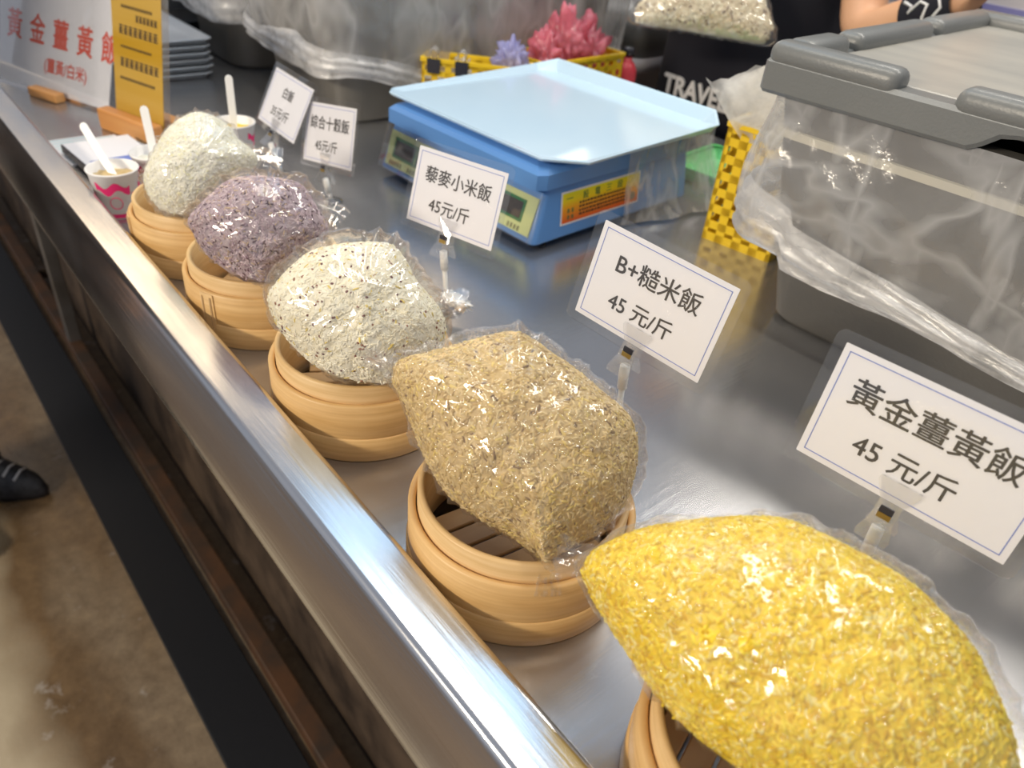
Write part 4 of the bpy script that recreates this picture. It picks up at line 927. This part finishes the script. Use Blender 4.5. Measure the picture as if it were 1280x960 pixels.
    for arm in (armL, armR):
        a, b, c_ = map(Vector, arm); pts = [a + V(-math.copysign(.10, a.x), 0, .006), a + V(0, 0, .004), a * .7 + b * .3, a * (1 - sleeve) + b * sleeve] if sleeve <= 1 else [a, a * .5 + b * .5, b, b + (c_ - b) * (sleeve - 1)]
        v, f = tube_mesh(pts, [.070, .075, .069, .066] if sleeve <= 1 else [.072, .062, .058, .045], 20, False); from_py('sleeve', v, f, shirt, sh_, True)
    for s in (-1, 1):
        x = s * stance; v, f = tube_mesh([(x * .75, .005, .86), (x, 0, .72), (x, -.012, .47), (x, .014, .28), (x, .02, .065)], [.112, .098, .075, .070, .062], 20, False); from_py('trouser_leg', v, f, trousers, t, True)
        rr = []
        for z, k, top in ((0, 1, 0), (.018, 1.03, 0), (.045, .95, 0), (.075, .72, 1), (.098, .50, 1)):
            ring = []
            for q in range(24):
                th = 2 * math.pi * q / 24; yy = math.sin(th); L_ = (.150 if yy < 0 else .075) * (k if not (top and yy < 0) else k * (.62 if z < .09 else .35))
                ring.append((x * 1.06 + .046 * (k ** .5) * math.cos(th) * (1 - .15 * (yy < -.5)), .01 + yy * L_, z))
            rr.append(ring)
        v, f = loft(rr); so = from_py('shoe', v, f, shoes, t, True)
        for q in range(3):
            yy = -.045 - q * .022; v, f = tube_mesh([(x * 1.06 - .022, yy, .070 - q * .008), (x * 1.06, yy - .003, .082 - q * .009), (x * 1.06 + .022, yy, .070 - q * .008)], .003, 6); from_py('lace', v, f, 'letters', so, True)
    return t, body, sh_
VX, VY = -1.03, 1.53
def lv(x, y, z): return (x - VX, y - VY, z + ZC)
vend, vbody, vshirt = person('vendor in a black shirt printed TRAVEL with a patterned black wristband', (VX, VY, -ZC), 0,
    (lv(-.84, 1.53, .51), lv(-.735, 1.41, .213), lv(-.555, 1.350, .300)), (lv(-1.22, 1.53, .51), lv(-1.24, 1.42, .26), lv(-1.04, 1.27, .36)),
    ((.25, -.10, .95), (.2, -1, 0), .35), ((.9, -.2, -.1), (.1, .2, -1), .6), 'shirt', 'trouser', 'shoe', 'hair', sleeve=.62)
text_mesh('lettering', 'TRAVEL', .055, 'letters', vshirt, lv(-1.048, VY - .131, .035), FRONT, weight=.0016, width=.92, ext=.002)
# wristband wrapped on the forearm just before the wrist
el, wr = Vector(lv(-.735, 1.41, .213)), Vector(lv(-.555, 1.350, .300)); ax = (wr - el).normalized()
c0 = el + (wr - el) * .60; c1 = el + (wr - el) * 1.02
v, f = tube_mesh([c0, c0 * .5 + c1 * .5, c1], [.0425, .0395, .0345], 28, False); wb = from_py('wristband', v, f, 'shirt', vend, True)
s_ = V(0, 0, 1).cross(ax).normalized(); u_ = ax.cross(s_).normalized()
def onband(a, th): p = c0 + (c1 - c0) * a; r = .0432 + (.0352 - .0432) * a; return p + (s_ * math.cos(th) + u_ * math.sin(th)) * r
side = -1 if s_.y > 0 else 1
base_th = math.pi if s_.y > 0 else 0
pat = [(.10, .5), (.28, .25), (.22, .05), (.45, .35), (.60, .15), (.50, -.25), (.42, -.55), (.55, -.75), (.66, -.40), (.85, -.10), (.80, .35)]
v, f = tube_mesh([onband(a, base_th + b * (1 if base_th == 0 else -1)) for a, b in pat], .0026, 6); from_py('band_pattern', v, f, 'letters', wb, True)
person('customer standing beside the counter, only a dark shoe and trouser edge in view', (-1.61, -.10, -ZC), R(135),
    ((.20, .01, 1.36), (.25, .03, 1.08), (.24, -.06, .84)), ((-.20, .01, 1.36), (-.25, .03, 1.08), (-.24, -.06, .84)),
    ((0, -.1, -1), (-1, 0, 0), .25), ((0, -.1, -1), (1, 0, 0), .25), 'trouser', 'trouser', 'shoe', 'hair', sleeve=1.9)
